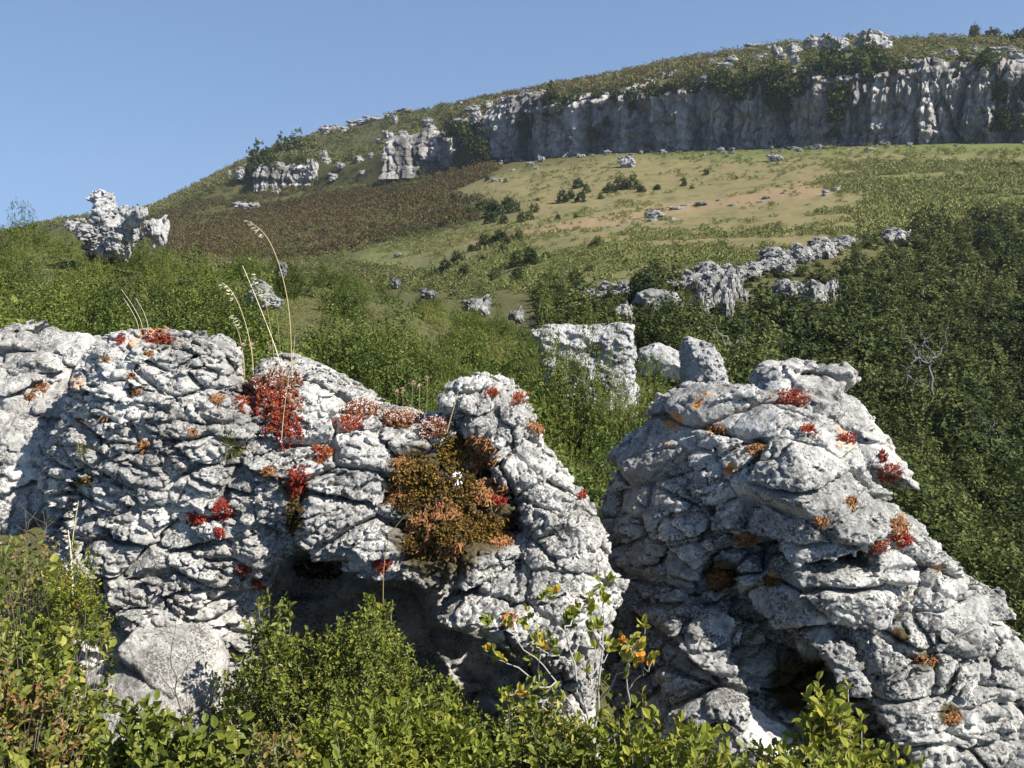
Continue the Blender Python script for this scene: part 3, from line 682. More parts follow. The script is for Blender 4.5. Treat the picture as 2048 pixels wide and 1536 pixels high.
for (u, v, a, b, n, lo, hi, lab) in [
 (835, 962, 56, 50, 1100, .25, .95, "golden green moss cushion on the upper left of the mossy face"),
 (905, 905, 42, 44, 640, .2, .8, "dull green moss under the leaning slab's upper left edge"),
 (920, 985, 46, 46, 700, .1, .8, "moss between the white lichen spot and the brown tangle"),
 (955, 1055, 80, 34, 1100, .2, .9, "wide moss carpet along the lower right of the mossy face"),
 (865, 1090, 70, 40, 1000, .05, .75, "dark moss carpet at the bottom of the mossy face"),
 (820, 1010, 30, 26, 300, .05, .5, "dark moss in the shaded crack of the mossy face"),
 (640, 1140, 60, 26, 350, .0, .4, "blackish moss under the lip left of the hollow"),
 (590, 1035, 26, 40, 260, .0, .4, "blackish moss in the cleft left of the mossy boulder"),
 (168, 962, 22, 8, 90, .2, .7, "thin moss line at the tall outcrop's left"),
 (1545, 1165, 24, 12, 120, .1, .6, "brownish moss under the shaded pocket of the largest boulder")]:
    rock_plant("moss_cushion", lab, "moss", G3, u, v, a, b, n, 'moss', lo, hi)
rock_plant("grass_tuft", "short green grass tuft in a crack of the tall outcrop below the red mat", "grass tuft", None, 464, 892, 26, 22, 120, 'tuft')
rock_plant("grass_tuft", "dark grass tuft inside the cave of the largest boulder", "grass tuft", None, 1580, 1330, 40, 20, 60, 'tuft')
rock_plant("grass_tuft", "thin grass tuft at the left edge of the tall outcrop", "grass tuft", None, 165, 905, 12, 10, 40, 'tuft', size=.7)
# white crust
s_ = spots(914, 958, 11, 17, 200)
if s_:
    c, P, Q = s_; A = Acc(); v_, f_ = beads(P - c + Q * .008, Q, .003, .008); A.add(v_, f_, np.repeat(rng.random(len(P)), 6))
    tag(obj("white_lichen", A.build("white_lichen", [M['white']]), loc=c), "pure white ragged lichen spot in the middle of the mossy face", "lichen")

def stalk(label, line, d, r=.0016, ears=(), name="grass_stalk", cat="grass stalk", group="dry grass stalks", tone=.5, ear_len=.012, ear_w=.0035, head=0, drop=.25):
    p = np.array([at(u, v, d) for u, v in line]); base = p[0].copy()
    p = np.concatenate([[p[0] - [0, 0, drop]], p]) if drop else p
    t = np.linspace(0, 1, len(p)); tt = np.linspace(0, 1, 18); q = np.stack([np.interp(tt, t, p[:, i]) for i in range(3)], 1)
    for _ in range(3): q[1:-1] = (q[:-2] + 2 * q[1:-1] + q[2:]) / 4
    o = empty(name, base); tag(o, label, cat, group)
    v_, f_ = tubes((q - base)[None], np.linspace(r * 1.2, r * .55, 18)[None], 4); A = Acc(); A.add(v_, f_, np.full(len(v_), tone)); obj("stem", A.build("stem", [M['straw']]), o)
    if ears:
        pos = np.array([at(u, v, d) for u, v in ears]) - base; A = Acc()
        L = np.repeat(pos, 3, 0) + rng.normal(size=(len(pos) * 3, 3)) * .004
        v_, f_ = leaves(L, np.array([-.8, 0, -.25]) + rng.normal(size=L.shape) * .3, rng.normal(size=L.shape), ear_len * 1.6, ear_w * 1.6, .25); A.add(v_, f_, np.repeat(.65 + .35 * rng.random(len(L)), 6))
        obj("ear", A.build("ear", [M['straw']]), o)
    if head:
        A = Acc(); pos = q[-1] - base + rng.normal(size=(26, 3)) * head; v_, f_ = beads(pos, rng.normal(size=(26, 3)), head * .6, head * .4); A.add(v_, f_, np.repeat(.35 + .6 * rng.random(26), 6))
        obj("flower_head", A.build("flower_head", [M['sedum_flower']]), o)
    return o
DS = 4.86
stalk("tallest grass stalk with a drooping pale ear, reaching above the green slope", [(583, 740), (582, 655), (576, 595), (560, 530), (541, 482), (522, 457), (497, 443)], DS, .0022, [(500, 445), (506, 450), (511, 455), (517, 461), (523, 468), (528, 474), (515, 458), (504, 447)], tone=.35)
stalk("straight pale straw without ear, leaning left of the tallest stalk", [(565, 735), (546, 682), (530, 640), (510, 590), (485, 531)], DS + .02, .0025, tone=.75)
stalk("shorter stalk with a white drooping ear left of the bare straw", [(507, 722), (500, 682), (490, 642), (476, 602), (458, 574), (444, 566)], DS, .0017, [(447, 568), (455, 573), (460, 580), (466, 587), (468, 595), (462, 583)], tone=.6)
stalk("low stalk with a white ear above the red mat, leftmost of the bunch", [(488, 728), (484, 692), (476, 660), (466, 640)], DS + .03, .0013, [(466, 632), (472, 637), (476, 643), (481, 649), (484, 653)], tone=.6)
stalk("thin straight stalk rising just left of the tallest one", [(561, 735), (560, 690), (555, 640), (550, 596)], DS + .03, .0012, [(536, 570), (538, 580), (541, 586)], tone=.5)
stalk("thin reddish stalk between bare straw and shorter eared stalk", [(549, 730), (546, 690), (537, 630), (528, 585)], DS + .01, .0012, [(512, 552), (516, 560), (536, 585)], tone=.3)
stalk("short bent straw just right of the tallest stalk", [(584, 730), (588, 695), (590, 668)], DS, .0012, tone=.7)
stalk("dry straw hanging down across the red mat", [(563, 880), (566, 840), (572, 790), (580, 740)], DS - .32, .0014, tone=.7, drop=0)
for k, (line, lab) in enumerate([([(286, 648), (265, 610), (243, 579)], "longest of three thin straws on top of the tall outcrop"), ([(297, 648), (284, 616), (271, 596)], "rightmost of three thin straws on top of the tall outcrop"), ([(278, 648), (258, 612), (247, 596)], "shortest of three thin straws on top of the tall outcrop")]):
    stalk(lab, line, 4.95, .0012, tone=.7)
for line, lab in [([(806, 835), (806, 778)], "leftmost of the thin flower stalks on the ridge"), ([(822, 835), (826, 766)], "second flower stalk from the left on the ridge"), ([(838, 832), (839, 772)], "third flower stalk from the left on the ridge"), ([(853, 828), (855, 757)], "tallest flower stalk on the ridge, beside the leaning slab"), ([(792, 828), (795, 782)], "reddish bushy flower stalk on the ridge"), ([(505, 735), (504, 690)], "short bud stalk at the left end of the grass bunch"), ([(541, 735), (540, 694)], "short bud stalk in the middle of the grass bunch"), ([(489, 735), (486, 688)], "bud stalk at the edge of the tall outcrop")]:
    stalk(lab, line, 4.88, .0012, name="flower_stalk", cat="flower stalk", group="thin flower stalks", head=.0055, tone=.4, drop=.1)
stalk("green bent stalk in front of the dark hollow", [(766, 1230), (766, 1150), (772, 1085), (795, 1045), (832, 1012)], 4.2, .0018, tone=0, drop=.2)
stalk("thick pale grass ear in front of the tall outcrop's shaded left", [(143, 1100), (148, 1055), (157, 1002)], 4.2, .0028, [(148, 1052), (150, 1040), (152, 1030), (154, 1018), (156, 1008)], tone=.6)
stalk("short pale grass ear above the yellow-flowered shrub", [(141, 1092), (138, 1075), (136, 1060)], 4.15, .003, [(137, 1062), (138, 1070), (139, 1078), (140, 1086)], tone=.9)
stalk("dry curled leaf beside the leaning slab's top", [(893, 865), (906, 820), (916, 782)], 4.55, .003, tone=.15, drop=0)
log("rock plants")
# ------------------------------------------------------------------ shrubs
def shrub_arrays(A, n, rx, ry, h, leaf, lw, per=8, spr=.09, shell=.55, seed=0, up=.6, tone=(0, 1), low=.12, spread=.35, stem_mat=1, stem_r=.003, stems=True, nstem=None, foot_z=.05, wob=.3, lean=(0, 0), flat=0.0):
    """twig tips over an uneven dome, leaves in a spiral along every tip, bent stems down to the foot"""
    r = np.random.default_rng(seed)
    d = r.normal(size=(n, 3)); d[:, 2] = np.abs(d[:, 2]) * 1.1 - .25; d = norm(d)
    lump = 1 + wob * fbm(d * 2.1 + seed * 7.7, 3) + wob * .5 * fbm(d * 5 + seed, 2)
    q = (shell + (1 - shell) * r.random(n) ** .6) * lump
    tip = np.stack([d[:, 0] * rx * q, d[:, 1] * ry * q, h * (low + (1 - low) * np.maximum(d[:, 2], -.15) * q)], 1)
    tip[:, 0] += lean[0] * tip[:, 2]; tip[:, 1] += lean[1] * tip[:, 2]
    ax = norm(d * 1.0 + UP * up + r.normal(size=(n, 3)) * spread)
    k = per; t = (np.arange(k)[None] + r.random((n, k))) / k
    ang = np.arange(k)[None] * 2.399 + r.random((n, 1)) * 6.283
    s1 = norm(np.cross(ax, r.normal(size=(n, 3)))); s2 = np.cross(ax, s1)
    rad = s1[:, None] * np.cos(ang)[..., None] + s2[:, None] * np.sin(ang)[..., None]
    ln = spr * (.6 + .8 * r.random(n))
    pos = tip[:, None] - ax[:, None] * (ln[:, None] * (1 - t))[..., None]
    la = ax[:, None] * (.45 + .5 * t)[..., None] + rad * (.95 - .25 * t)[..., None] + r.normal(size=(n, k, 3)) * .18
    ln_ = (ax[:, None] - rad * .2 + r.normal(size=(n, k, 3)) * .3)
    if flat:      # leaves laid over the dome like tiles: the bush shades as one rounded mass
        dd = norm(d[:, None] * np.array([1, 1, .9]) + UP * .25 + r.normal(size=(n, k, 3)) * .38)
        la = la * (1 - flat) + flat * norm(np.cross(dd, r.normal(size=(n, k, 3)))); ln_ = ln_ * (1 - flat) + flat * dd
    L = leaf * (.5 + .85 * r.random((n, k)))
    v, f = leaves(pos.reshape(-1, 3), la.reshape(-1, 3), ln_.reshape(-1, 3), L.ravel(), L.ravel() * lw)
    tn = tone[0] + (tone[1] - tone[0]) * np.clip(.5 + .30 * r.normal(size=(n, 1)) * .8 + .22 * r.normal(size=(n, k)) + (r.random((n, k)) > .97) * .5, 0, 1)
    A.add(v, f, np.repeat(tn.ravel(), 6), 0)
    if stems:
        m = n if nstem is None else min(n, nstem); i = r.permutation(n)[:m]; tipz = -foot_z
        foot = np.stack([r.normal(size=m) * rx * .12, r.normal(size=m) * ry * .12, np.full(m, tipz)], 1)
        mid = foot * .4 + tip[i] * np.array([.45, .45, .55]) + r.normal(size=(m, 3)) * rx * .06
        tt = np.linspace(0, 1, 7)[None, :, None]
        pts = (1 - tt) ** 2 * foot[:, None] + 2 * tt * (1 - tt) * mid[:, None] + tt ** 2 * tip[i][:, None] + r.normal(size=(m, 7, 3)) * .006 * np.sin(tt * 3.14)
        v, f = tubes(pts, stem_r * np.linspace(1.5, .4, 7)[None], 3)
        return v, f, np.repeat(r.random(m), 21)
    return None
def front_shrub(label, u, vt, d, wpx, n, leaf, lw, mat, hpx=None, depth=None, seed=0, name="shrub", group=None, cat="shrub", **kw):
    """a foreground shrub: u centre, vt pixel row of its top, at distance d, wpx wide, foliage hpx tall, rooted on the ground below"""
    top = at(u, vt, d); gz = -2.3
    rx = wpx * d / FPX / 2; ry = depth or rx * .8; h = (hpx or wpx * .55) * d / FPX
    root = tag(empty(name, (top[0], d, top[2] - h)), label, cat, group)
    A = Acc(); st = shrub_arrays(A, n, rx, ry, h, leaf, lw, seed=seed, foot_z=max(.05, top[2] - h - gz), **kw)
    obj("foliage", A.build("foliage", [M[mat]]), root)
    if st:
        B = Acc(); B.add(st[0], st[1], st[2]); obj("stem", B.build("stem", [M['bark']], True), root)
    return root
FS = front_shrub
FS("dense small-leaved green shrub in front of the dark hollow, low at the centre", 690, 1246, 3.75, 640, 6200, .0165, .56, 'leaf_front', 420, .42, seed=1, per=8, spr=.05, nstem=420, tone=(.0, .86), shell=.72, wob=.2, up=.5, low=.0, stem_r=.0022)
FS("upright leafy shoot standing above the dense small-leaved shrub, before the hollow", 752, 1180, 3.95, 90, 60, .024, .6, 'leaf_front', 110, seed=2, per=9, spr=.07, nstem=30, tone=(.2, .75), stem_r=.002)
FS("leafy shoots leaning on the tall outcrop's lower right", 540, 1200, 4.02, 120, 60, .027, .55, 'leaf_front', 120, seed=3, per=8, spr=.07, nstem=50, tone=(.2, .8), stem_r=.002)
FS("large loose shrub filling the lower left corner, with broad shiny leaves", 30, 1262, 3.35, 470, 1250, .031, .62, 'leaf_front', 420, .5, seed=4, per=7, spr=.08, nstem=300, tone=(.05, .95), shell=.5, wob=.4, low=0., stem_r=.0022)
FS("yellow-flowered low shrub beside the tall outcrop's foot", 140, 1100, 4.0, 150, 420, .014, .5, 'leaf_oak', 190, seed=5, per=9, spr=.05, nstem=26, tone=(.0, .8), shell=.4, stem_r=.0016)
FS("thin twiggy shrub in the shade under the pale ledge", 40, 1060, 4.15, 260, 300, .022, .4, 'leaf_dry', 200, seed=6, per=6, spr=.08, nstem=200, tone=(.1, .95), shell=.3, stem_r=.002)
FS("brownish dry undershrub at the left edge, below the twiggy one", -10, 1310, 3.15, 320, 620, .022, .5, 'leaf_dry', 260, seed=7, per=8, spr=.08, nstem=240, tone=(.3, 1), shell=.35, stem_r=.002)
FS("broad-leaved dark shrub at the bottom, under the flat slab", 340, 1425, 3.0, 430, 720, .036, .6, 'leaf_front', 260, seed=8, per=7, spr=.09, nstem=160, tone=(.0, .7), shell=.5, low=0.)
FS("bright green shrub along the bottom edge, below the dense small-leaved one", 770, 1440, 2.85, 600, 1300, .029, .52, 'leaf_oak', 260, .34, seed=9, per=7, spr=.08, nstem=160, tone=(.0, .62), shell=.55, low=0.)
FS("reddish-tipped shrub at the bottom, between dark and bright green shrubs", 560, 1470, 2.8, 220, 300, .026, .5, 'leaf_dry', 160, seed=10, per=8, spr=.08, nstem=80, tone=(.2, .95), low=0.)
FS("oak scrub with lobed yellow-green leaves before the largest boulder's cave", 1680, 1462, 3.2, 520, 850, .033, .62, 'leaf_oak', 260, .34, seed=11, per=7, spr=.09, nstem=260, tone=(.15, .78), shell=.5, low=0., wob=.4)
FS("oak scrub at the foot of the leaning slab, bottom centre", 1310, 1462, 3.15, 470, 800, .031, .62, 'leaf_oak', 250, .32, seed=12, per=7, spr=.09, nstem=220, tone=(.1, .72), shell=.45, low=0., wob=.4)
FS("leafy oak shoot rising highest before the largest boulder's cave", 1650, 1368, 3.3, 110, 44, .035, .62, 'leaf_oak', 140, seed=13, per=7, spr=.10, nstem=50, tone=(.3, .8), shell=.5)
FS("low green scrub beneath the oak sapling with yellow leaves", 1080, 1385, 3.4, 330, 700, .026, .55, 'leaf_front', 220, .3, seed=14, per=8, spr=.08, nstem=200, tone=(.1, .9), shell=.4, low=0.)
# the sapling with grey bare branches and yellowing leaves
def sapling():
    d = 3.55; foot = at(1190, 1500, d)
    root = tag(empty("oak_sapling", foot), "sparse oak sapling with yellowing leaves and pale grey branches before the leaning slab", "sapling")
    lines = [[(1190, 1500), (1150, 1420), (1090, 1370), (1030, 1330), (965, 1305)], [(1150, 1420), (1120, 1370), (1080, 1330), (1020, 1270), (990, 1250)], [(1120, 1370), (1060, 1350), (1010, 1340)],
             [(1090, 1370), (1070, 1320), (1080, 1260), (1060, 1225)], [(1190, 1500), (1165, 1410), (1145, 1330), (1130, 1260), (1100, 1225)], [(1145, 1330), (1110, 1290), (1070, 1255)],
             [(1190, 1500), (1200, 1400), (1208, 1300), (1215, 1220), (1222, 1195)], [(1200, 1400), (1240, 1330), (1262, 1270), (1278, 1235)], [(1208, 1300), (1190, 1270), (1180, 1240)],
             [(1190, 1500), (1250, 1450), (1258, 1380), (1254, 1320), (1265, 1290)], [(1258, 1380), (1285, 1340), (1295, 1330)], [(1165, 1410), (1190, 1380), (1230, 1360)], [(1130, 1260), (1150, 1240), (1165, 1225)]]
    A = Acc(); B = Acc(); r = np.random.default_rng(5)
    for k, l in enumerate(lines):
        p = np.array([at(u, v, d) for u, v in l]) - foot; p[:, 1] += np.linspace(0, r.normal() * .14, len(p)) if k else 0
        t = np.linspace(0, 1, len(p)); tt = np.linspace(0, 1, 12); q = np.stack([np.interp(tt, t, p[:, i]) for i in range(3)], 1)
        q[1:-1] += r.normal(size=(10, 3)) * .005
        v, f = tubes(q[None], np.linspace(.0048 if k in (0, 4, 6, 9) else .0032, .0014, 12)[None], 5); A.add(v, f, np.full(len(v), .95))
        # side twigs with leaf tufts
        for j in ([12] if k else []) + list(r.integers(5, 12, 3)):
            b = q[min(j, 11)]; ax = norm(np.array([r.normal() * .7, r.normal() * .6, .8 + r.random()])); L = .02 + .05 * r.random(); e = b + ax * L
            v, f = tubes(np.array([[b, (b + e) / 2 + r.normal(size=3) * .004, e]]), np.array([[.0016, .0013, .001]]), 4); A.add(v, f, np.full(len(v), .8))
            n = r.integers(4, 8); la = norm(ax + r.normal(size=(n, 3)) * .8); pos = e - ax * r.random((n, 1)) * L * .7
            v, f = leaves(pos, la, r.normal(size=(n, 3)) + np.array([0, -1, .6]), .024 + .016 * r.random(n), .018 + .008 * r.random(n)); B.add(v, f, np.repeat(np.clip(.45 + .25 * r.normal() + .15 * r.normal(size=n) + (.25 if l[-1][0] > 1235 else 0), 0, 1), 6))
    obj("branch", A.build("branch", [M['bark']], True), root); obj("foliage", B.build("foliage", [M['leaf_oak']]), root)
sapling()
def bare_twig(label, d, lines, r0=.0035, tone=.1):
    foot = at(*lines[0][0], d); root = tag(empty("bare_twig", foot), label, "twig"); A = Acc(); r = np.random.default_rng(3)
    for k, l in enumerate(lines):
        p = np.array([at(u, v, d) for u, v in l]) - foot; t = np.linspace(0, 1, len(p)); tt = np.linspace(0, 1, 10); q = np.stack([np.interp(tt, t, p[:, i]) for i in range(3)], 1); q[1:] += r.normal(size=(9, 3)) * .003
        v, f = tubes(q[None], np.linspace(r0 if k == 0 else r0 * .5, r0 * .22, 10)[None], 4); A.add(v, f, np.full(len(v), tone))
        for j in range(3, 10, 1 if k == 0 else 2):
            e = q[j] + np.array([r.normal() * .05, r.normal() * .03, .02 + .05 * r.random()]); v, f = tubes(np.array([[q[j], (q[j] + e) / 2 + r.normal(size=3) * .004, e]]), np.array([[r0 * .3, r0 * .25, r0 * .15]]), 3); A.add(v, f, np.full(len(v), tone))
    obj("stem", A.build("stem", [M['bark']], True), root)
bare_twig("leafless dark twig standing before the flat slab", 3.6, [[(375, 1480), (358, 1400), (345, 1340), (340, 1300), (352, 1240)], [(358, 1400), (320, 1350), (268, 1318)], [(352, 1370), (375, 1330), (395, 1310)], [(365, 1440), (385, 1400), (410, 1385)], [(385, 1480), (375, 1420), (372, 1385)]])
bare_twig("reddish bare twig in the shade at the left edge", 4.0, [[(30, 1110), (60, 1085), (88, 1075), (98, 1070)], [(60, 1085), (50, 1060), (55, 1035)], [(88, 1075), (92, 1050), (88, 1045)]], .003, .3)

# ---- shrubs of the near slope, each an object of its own
def shrub_mesh(name, n, rx, ry, h, leaf, lw, mat, seed, nstem=8, **kw):
    A = Acc(); st = shrub_arrays(A, n, rx, ry, h, leaf, lw, seed=seed, nstem=nstem, stem_r=.003, **kw); A.add(st[0], st[1], st[2], 1)
    return A.build(name, [M[mat], M['bark']])
SLOPE = [shrub_mesh("slope_shrub", 2900, .82, .82, 1.1, (.038, .030, .034, .028, .042)[i], .68, 'leaf_slope', 40 + i, per=6, spr=.11, shell=.72, tone=((0, .5), (.25, 1), (0, .8), (.15, .8), (0, .55))[i], wob=.6, low=-.05, up=.45, flat=.55) for i in range(5)]
OLIVE = [shrub_mesh("olive_shrub", 800, .6, .6, .9, .036, .35, 'leaf_olive', 60 + i, per=7, spr=.15, shell=.5, wob=.4, low=-.05, up=.4, flat=.3) for i in range(2)]
DRY = [shrub_mesh("dry_shrub", 500, .55, .55, .7, .030, .35, 'leaf_dry', 66, per=6, spr=.12, shell=.4, wob=.4, low=-.05, up=.5, tone=(.35, .95), nstem=70)]
def sample(k0, k1, mask, n, mind, power=0.0):
    """terrain points with a least spacing, more of them (power > 0) where near"""
    a, b = int(k0 * SUB), int(k1 * SUB); P = TP[:, a:b + 1]
    e1 = P[1:, :-1] - P[:-1, :-1]; e2 = P[:-1, 1:] - P[:-1, :-1]
    ar = np.abs(e1[..., 0] * e2[..., 1] - e1[..., 1] * e2[..., 0]) * mask(TU[:-1, a:b], TV[:-1, a:b], P[:-1, :-1]) / np.maximum(P[:-1, :-1, 1], 1) ** power
    pr = ar.ravel() / ar.sum(); m = n * 4
    idx = rng.choice(pr.size, m, p=pr); i, j = np.unravel_index(idx, ar.shape)
    s, t = rng.random((m, 1)), rng.random((m, 1))
    Q = P[i, j] + e1[i, j] * s + e2[i, j] * t
    out, grid = [], {}
    cell = mind if np.isscalar(mind) else None
    md = np.full(m, mind) if cell else mind(Q); cell = cell or md.max()
    for q, r_ in zip(Q, md):
        c = (int(q[0] // cell), int(q[1] // cell)); ok = True
        for dx in (-1, 0, 1):
            for dy in (-1, 0, 1):
                for w in grid.get((c[0] + dx, c[1] + dy), ()):
                    if (w[0] - q[0]) ** 2 + (w[1] - q[1]) ** 2 < r_ * r_: ok = False; break
                if not ok: break
            if not ok: break
        if ok: grid.setdefault(c, []).append(q); out.append(q)
        if len(out) >= n: break
    return np.array(out)
def clear(Q, spots_, r):
    k = np.ones(len(Q), bool)
    for s in spots_: k &= np.hypot(Q[:, 0] - s[0], Q[:, 1] - s[1]) > r if np.isscalar(r) else True
    return Q[k]
infr = lambda u, v: (u > -120) & (u < 2170) & (v < 1700)
def near_mask(u, v, P):
    left = np.interp(P[..., 1], [6.6, 9, 14, 24, 40], [1330, 1330, 1330, 1160, 1000])
    return infr(u, v) & (u < left) & (P[..., 1] > 6.9)
Q = sample(ROW['C'], ROW['F'] + .35, near_mask, 290, lambda q: .66 + .022 * q[:, 1])
KEEP_OFF = []      # (photo pixel, radius px): rocks on the slope stay in view
ROCK_VIEW = [(220, 436, 80), (1170, 672, 85), (530, 590, 40), (180, 530, 30)]
log("near shrubs", len(Q))
def zone(u, v):
    if u < 330 and v < 560: return "on the knoll below the limestone pinnacle", "shrubs on the pinnacle knoll"
    if u < 480: return "on the slope behind the tall cracked outcrop", "shrubs behind the tall outcrop"
    if u < 900: return "on the middle of the slope above the mossy boulder", "shrubs above the mossy boulder"
    return "in the gully between leaning slab and largest boulder", "shrubs in the gully"
for i, q in enumerate(sorted(Q.tolist(), key=lambda q: q[1])):
    u, v = px(np.array(q)); sc_ = (.62 + .62 * rng.random()) * np.interp(q[1], [7, 10, 20, 34], [.75, .95, .95, .85]) * (.9 if (q[1] > 27 and q[0] < -9) else .72 if (q[1] > 18 and q[0] > -9) else 1)
    # lower where a rock shows behind or above
    utop, vtop = px(np.array(q) + [0, 0, .95 * sc_])
    for (ru, rv, rr) in ROCK_VIEW:
        if abs(u - ru) < rr + 40 and vtop < rv + rr * .45 and v > rv - rr * .2 and q[1] < {220: 25.5, 1170: 15.6, 530: 18, 180: 15.5}[ru]: sc_ *= .5
    # the knoll's own outline: shrubs on the crest stay knee-high where the ground falls away behind
    lim = np.interp(u, [0, 130, 300, 450, 600, 720, 850, 1000, 1100, 1250], [366, 388, 444, 456, 472, 492, 538, 584, 640, 660])
    while sc_ > .3 and px(np.array(q) + [0, 0, 2.3 * sc_])[1] < lim: sc_ *= .92
    dry = rng.random() < .09; olive = (rng.random() < .12) or (abs(u - 1180) < 90 and abs(v - 900) < 80)
    z, g = zone(u, v)
    olive &= not dry
    o = obj("dry_shrub" if dry else "olive_shrub" if olive else "slope_shrub", DRY[0] if dry else (OLIVE if olive else SLOPE)[i % (2 if olive else 5)], loc=(q[0], q[1], q[2] - .06), rot=(rng.normal() * .06, rng.normal() * .06, rng.random() * 6.28), scale=(sc_ * (.9 + .3 * rng.random()), sc_ * (.9 + .3 * rng.random()), sc_ * (.85 + .3 * rng.random())))
    tag(o, ("low half-dry brownish shrub " if dry else "pale grey-green narrow-leaved shrub " if olive else "dense shiny green evergreen shrub ") + z, "shrub", ("brownish " if dry else "greyish " if olive else "green ") + g)
for u, vt, w_, lab in [(1085, 690, 76, "shrub covering the lower left corner of the broad rock wall"), (1128, 716, 86, "first shrub from the left along the foot of the broad rock wall"), (1185, 730, 96, "shrub in the middle of the broad rock wall's foot"), (1238, 728, 86, "shrub at the right part of the broad rock wall's foot"), (1290, 735, 72, "shrub between the broad rock wall and the slim rock finger")]:
    p = at(u, vt, 13.2); g = ground(u, vt + 120, ROW['D'], ROW['F']); si = int(np.argmin(np.abs(U - u))); gz = np.interp(13.2, TP[si, :, 1], TP[si, :, 2]); h_ = max(.5, p[2] - gz); s_ = w_ * 13.2 / FPX
    tag(obj("slope_shrub", SLOPE[int(rng.integers(5))], loc=(p[0], 13.2, gz), rot=(0, 0, rng.random() * 6.28), scale=(s_ / 1.2, s_ / 1.2, h_ / 1.15)), lab, "shrub")
# leafy ground cover between them
Qc = sample(ROW['B'] + .4, ROW['G'], lambda u, v, P: infr(u, v) & (u < 1500), 6000, .05, 1.0)
A = Acc(); n = len(Qc); k = 6
pos = (Qc[:, None] + rng.normal(size=(n, k, 3)) * np.array([.1, .1, .0]) + np.array([0, 0, 1]) * rng.random((n, k, 1)) * .25)
v_, f_ = leaves(pos.reshape(-1, 3), rng.normal(size=(n * k, 3)) + UP * .8, rng.normal(size=(n * k, 3)) + UP, .05, .026); A.add(v_, f_, np.repeat(rng.random(n * k) * .45, 6))
tag(obj("undergrowth", A.build("undergrowth", [M['leaf_slope']])), "low leafy ground cover between the slope shrubs", kind='stuff')
log("shrubs")
# ------------------------------------------------------------------ middle distance and far hill
def blob_rock(name, seed, dims, layers, vox, mat, rough=.03):
    """a free-standing fractured block, one unit wide"""
    a, b, c = dims; lo = -np.array([a, b, c]) - .25; n = np.ceil((-2 * lo) / vox).astype(int)
    g = [lo[i] + np.arange(n[i]) * vox for i in range(3)]
    X, Y, Z = np.meshgrid(*g, indexing='ij'); P = np.stack([X.ravel(), Y.ravel(), Z.ravel()], 1).astype(F32)
    q = np.abs(P / np.array([a, b, c], F32)); f = ((q ** 3).sum(1) ** (1 / 3) - 1) * min(a, b, c)
    Pw = P + .10 * np.stack([fbm(P * 1.7 + seed * 5.1, 3), fbm(P * 1.7 + 9 + seed, 3), fbm(P * 1.7 + 21 + seed, 3)], 1).astype(F32)
    disp = .16 * fbm(P * 1.6 + seed * 11, 2)
    for (Fm, size, step, cd, cw, tl) in layers:
        size = np.asarray(size, F32); e, r, off = voro((Pw @ Fm.T.astype(F32)) / size + F32(seed * 2.3)); e = e * size.min()
        disp += r[:, 0] * step + tl * (r[:, 1] * .6 * off[:, 0] * size[0] + r[:, 2] * .5 * off[:, 1] * size[1] - .7 * off[:, 2] * size[2]) - cd * np.exp(-(e / cw) ** 2)
    disp += rough * fbm(P * 7 + seed, 3)
    f = np.clip((f - disp), -3 * vox, 3 * vox).reshape(X.shape).astype(np.float32); f[0] = f[-1] = 3 * vox; f[:, 0] = f[:, -1] = 3 * vox; f[:, :, 0] = f[:, :, -1] = 3 * vox
    gr = openvdb.FloatGrid(3 * vox); gr.copyFromArray(np.ascontiguousarray(f)); v, qd = gr.convertToQuads(0.0); v, qd = keep_big(v, qd); v = lo + v * vox
    v[:, 2] -= -c * .75
    w = v[:, 0].max() - v[:, 0].min()
    return mesh(name, v / w, qd, {"lichen": np.zeros(len(v)), "moss": np.zeros(len(v))}, True, [M[mat]])
def heights(me):
    c = np.empty(len(me.vertices) * 3, F32); me.vertices.foreach_get("co", c); return float(c[2::3].max())
BD = lambda s, st, cd: [(frame(-6, s * 20, 8), (.34, .30, .17), st, cd, .03, .45), (frame(5, s * 33, 0), (.15, .14, .10), st * .4, cd * .5, .02, .4)]
BLOCK = [blob_rock("outcrop_rock", 100 + i, [(.5, .4, .40), (.5, .35, .28), (.5, .4, .5), (.5, .45, .22), (.4, .4, .55)][i], BD(i, .05, .06), .026, 'rock_far') for i in range(5)]
LEDGE = [blob_rock("ledge_rock", 120 + i, [(.5, .35, .24), (.5, .4, .34), (.5, .3, .18)][i], BD(i + 9, .045, .05), .022, 'rock_grey') for i in range(3)]
BH = {m.name: heights(m) for m in BLOCK + LEDGE}
def place_rock(mesh_, name, label, cat, group, p, wpx, hpx, rot=None, sink=.12, mat=None):
    """a rock wpx by hpx photo pixels big as it stands at p"""
    s = p[1] / FPX; w = wpx * s; h = hpx * s
    o = obj(name, mesh_, loc=(p[0], p[1], p[2] - h * sink), rot=(rng.normal() * .05, rng.normal() * .06, rng.normal() * .5 if rot is None else rot), scale=(w, w * .9, h / BH[mesh_.name]))
    if mat is not None: o.material_slots[0].link = 'OBJECT'; o.material_slots[0].material = mat
    return tag(o, label, cat, group)
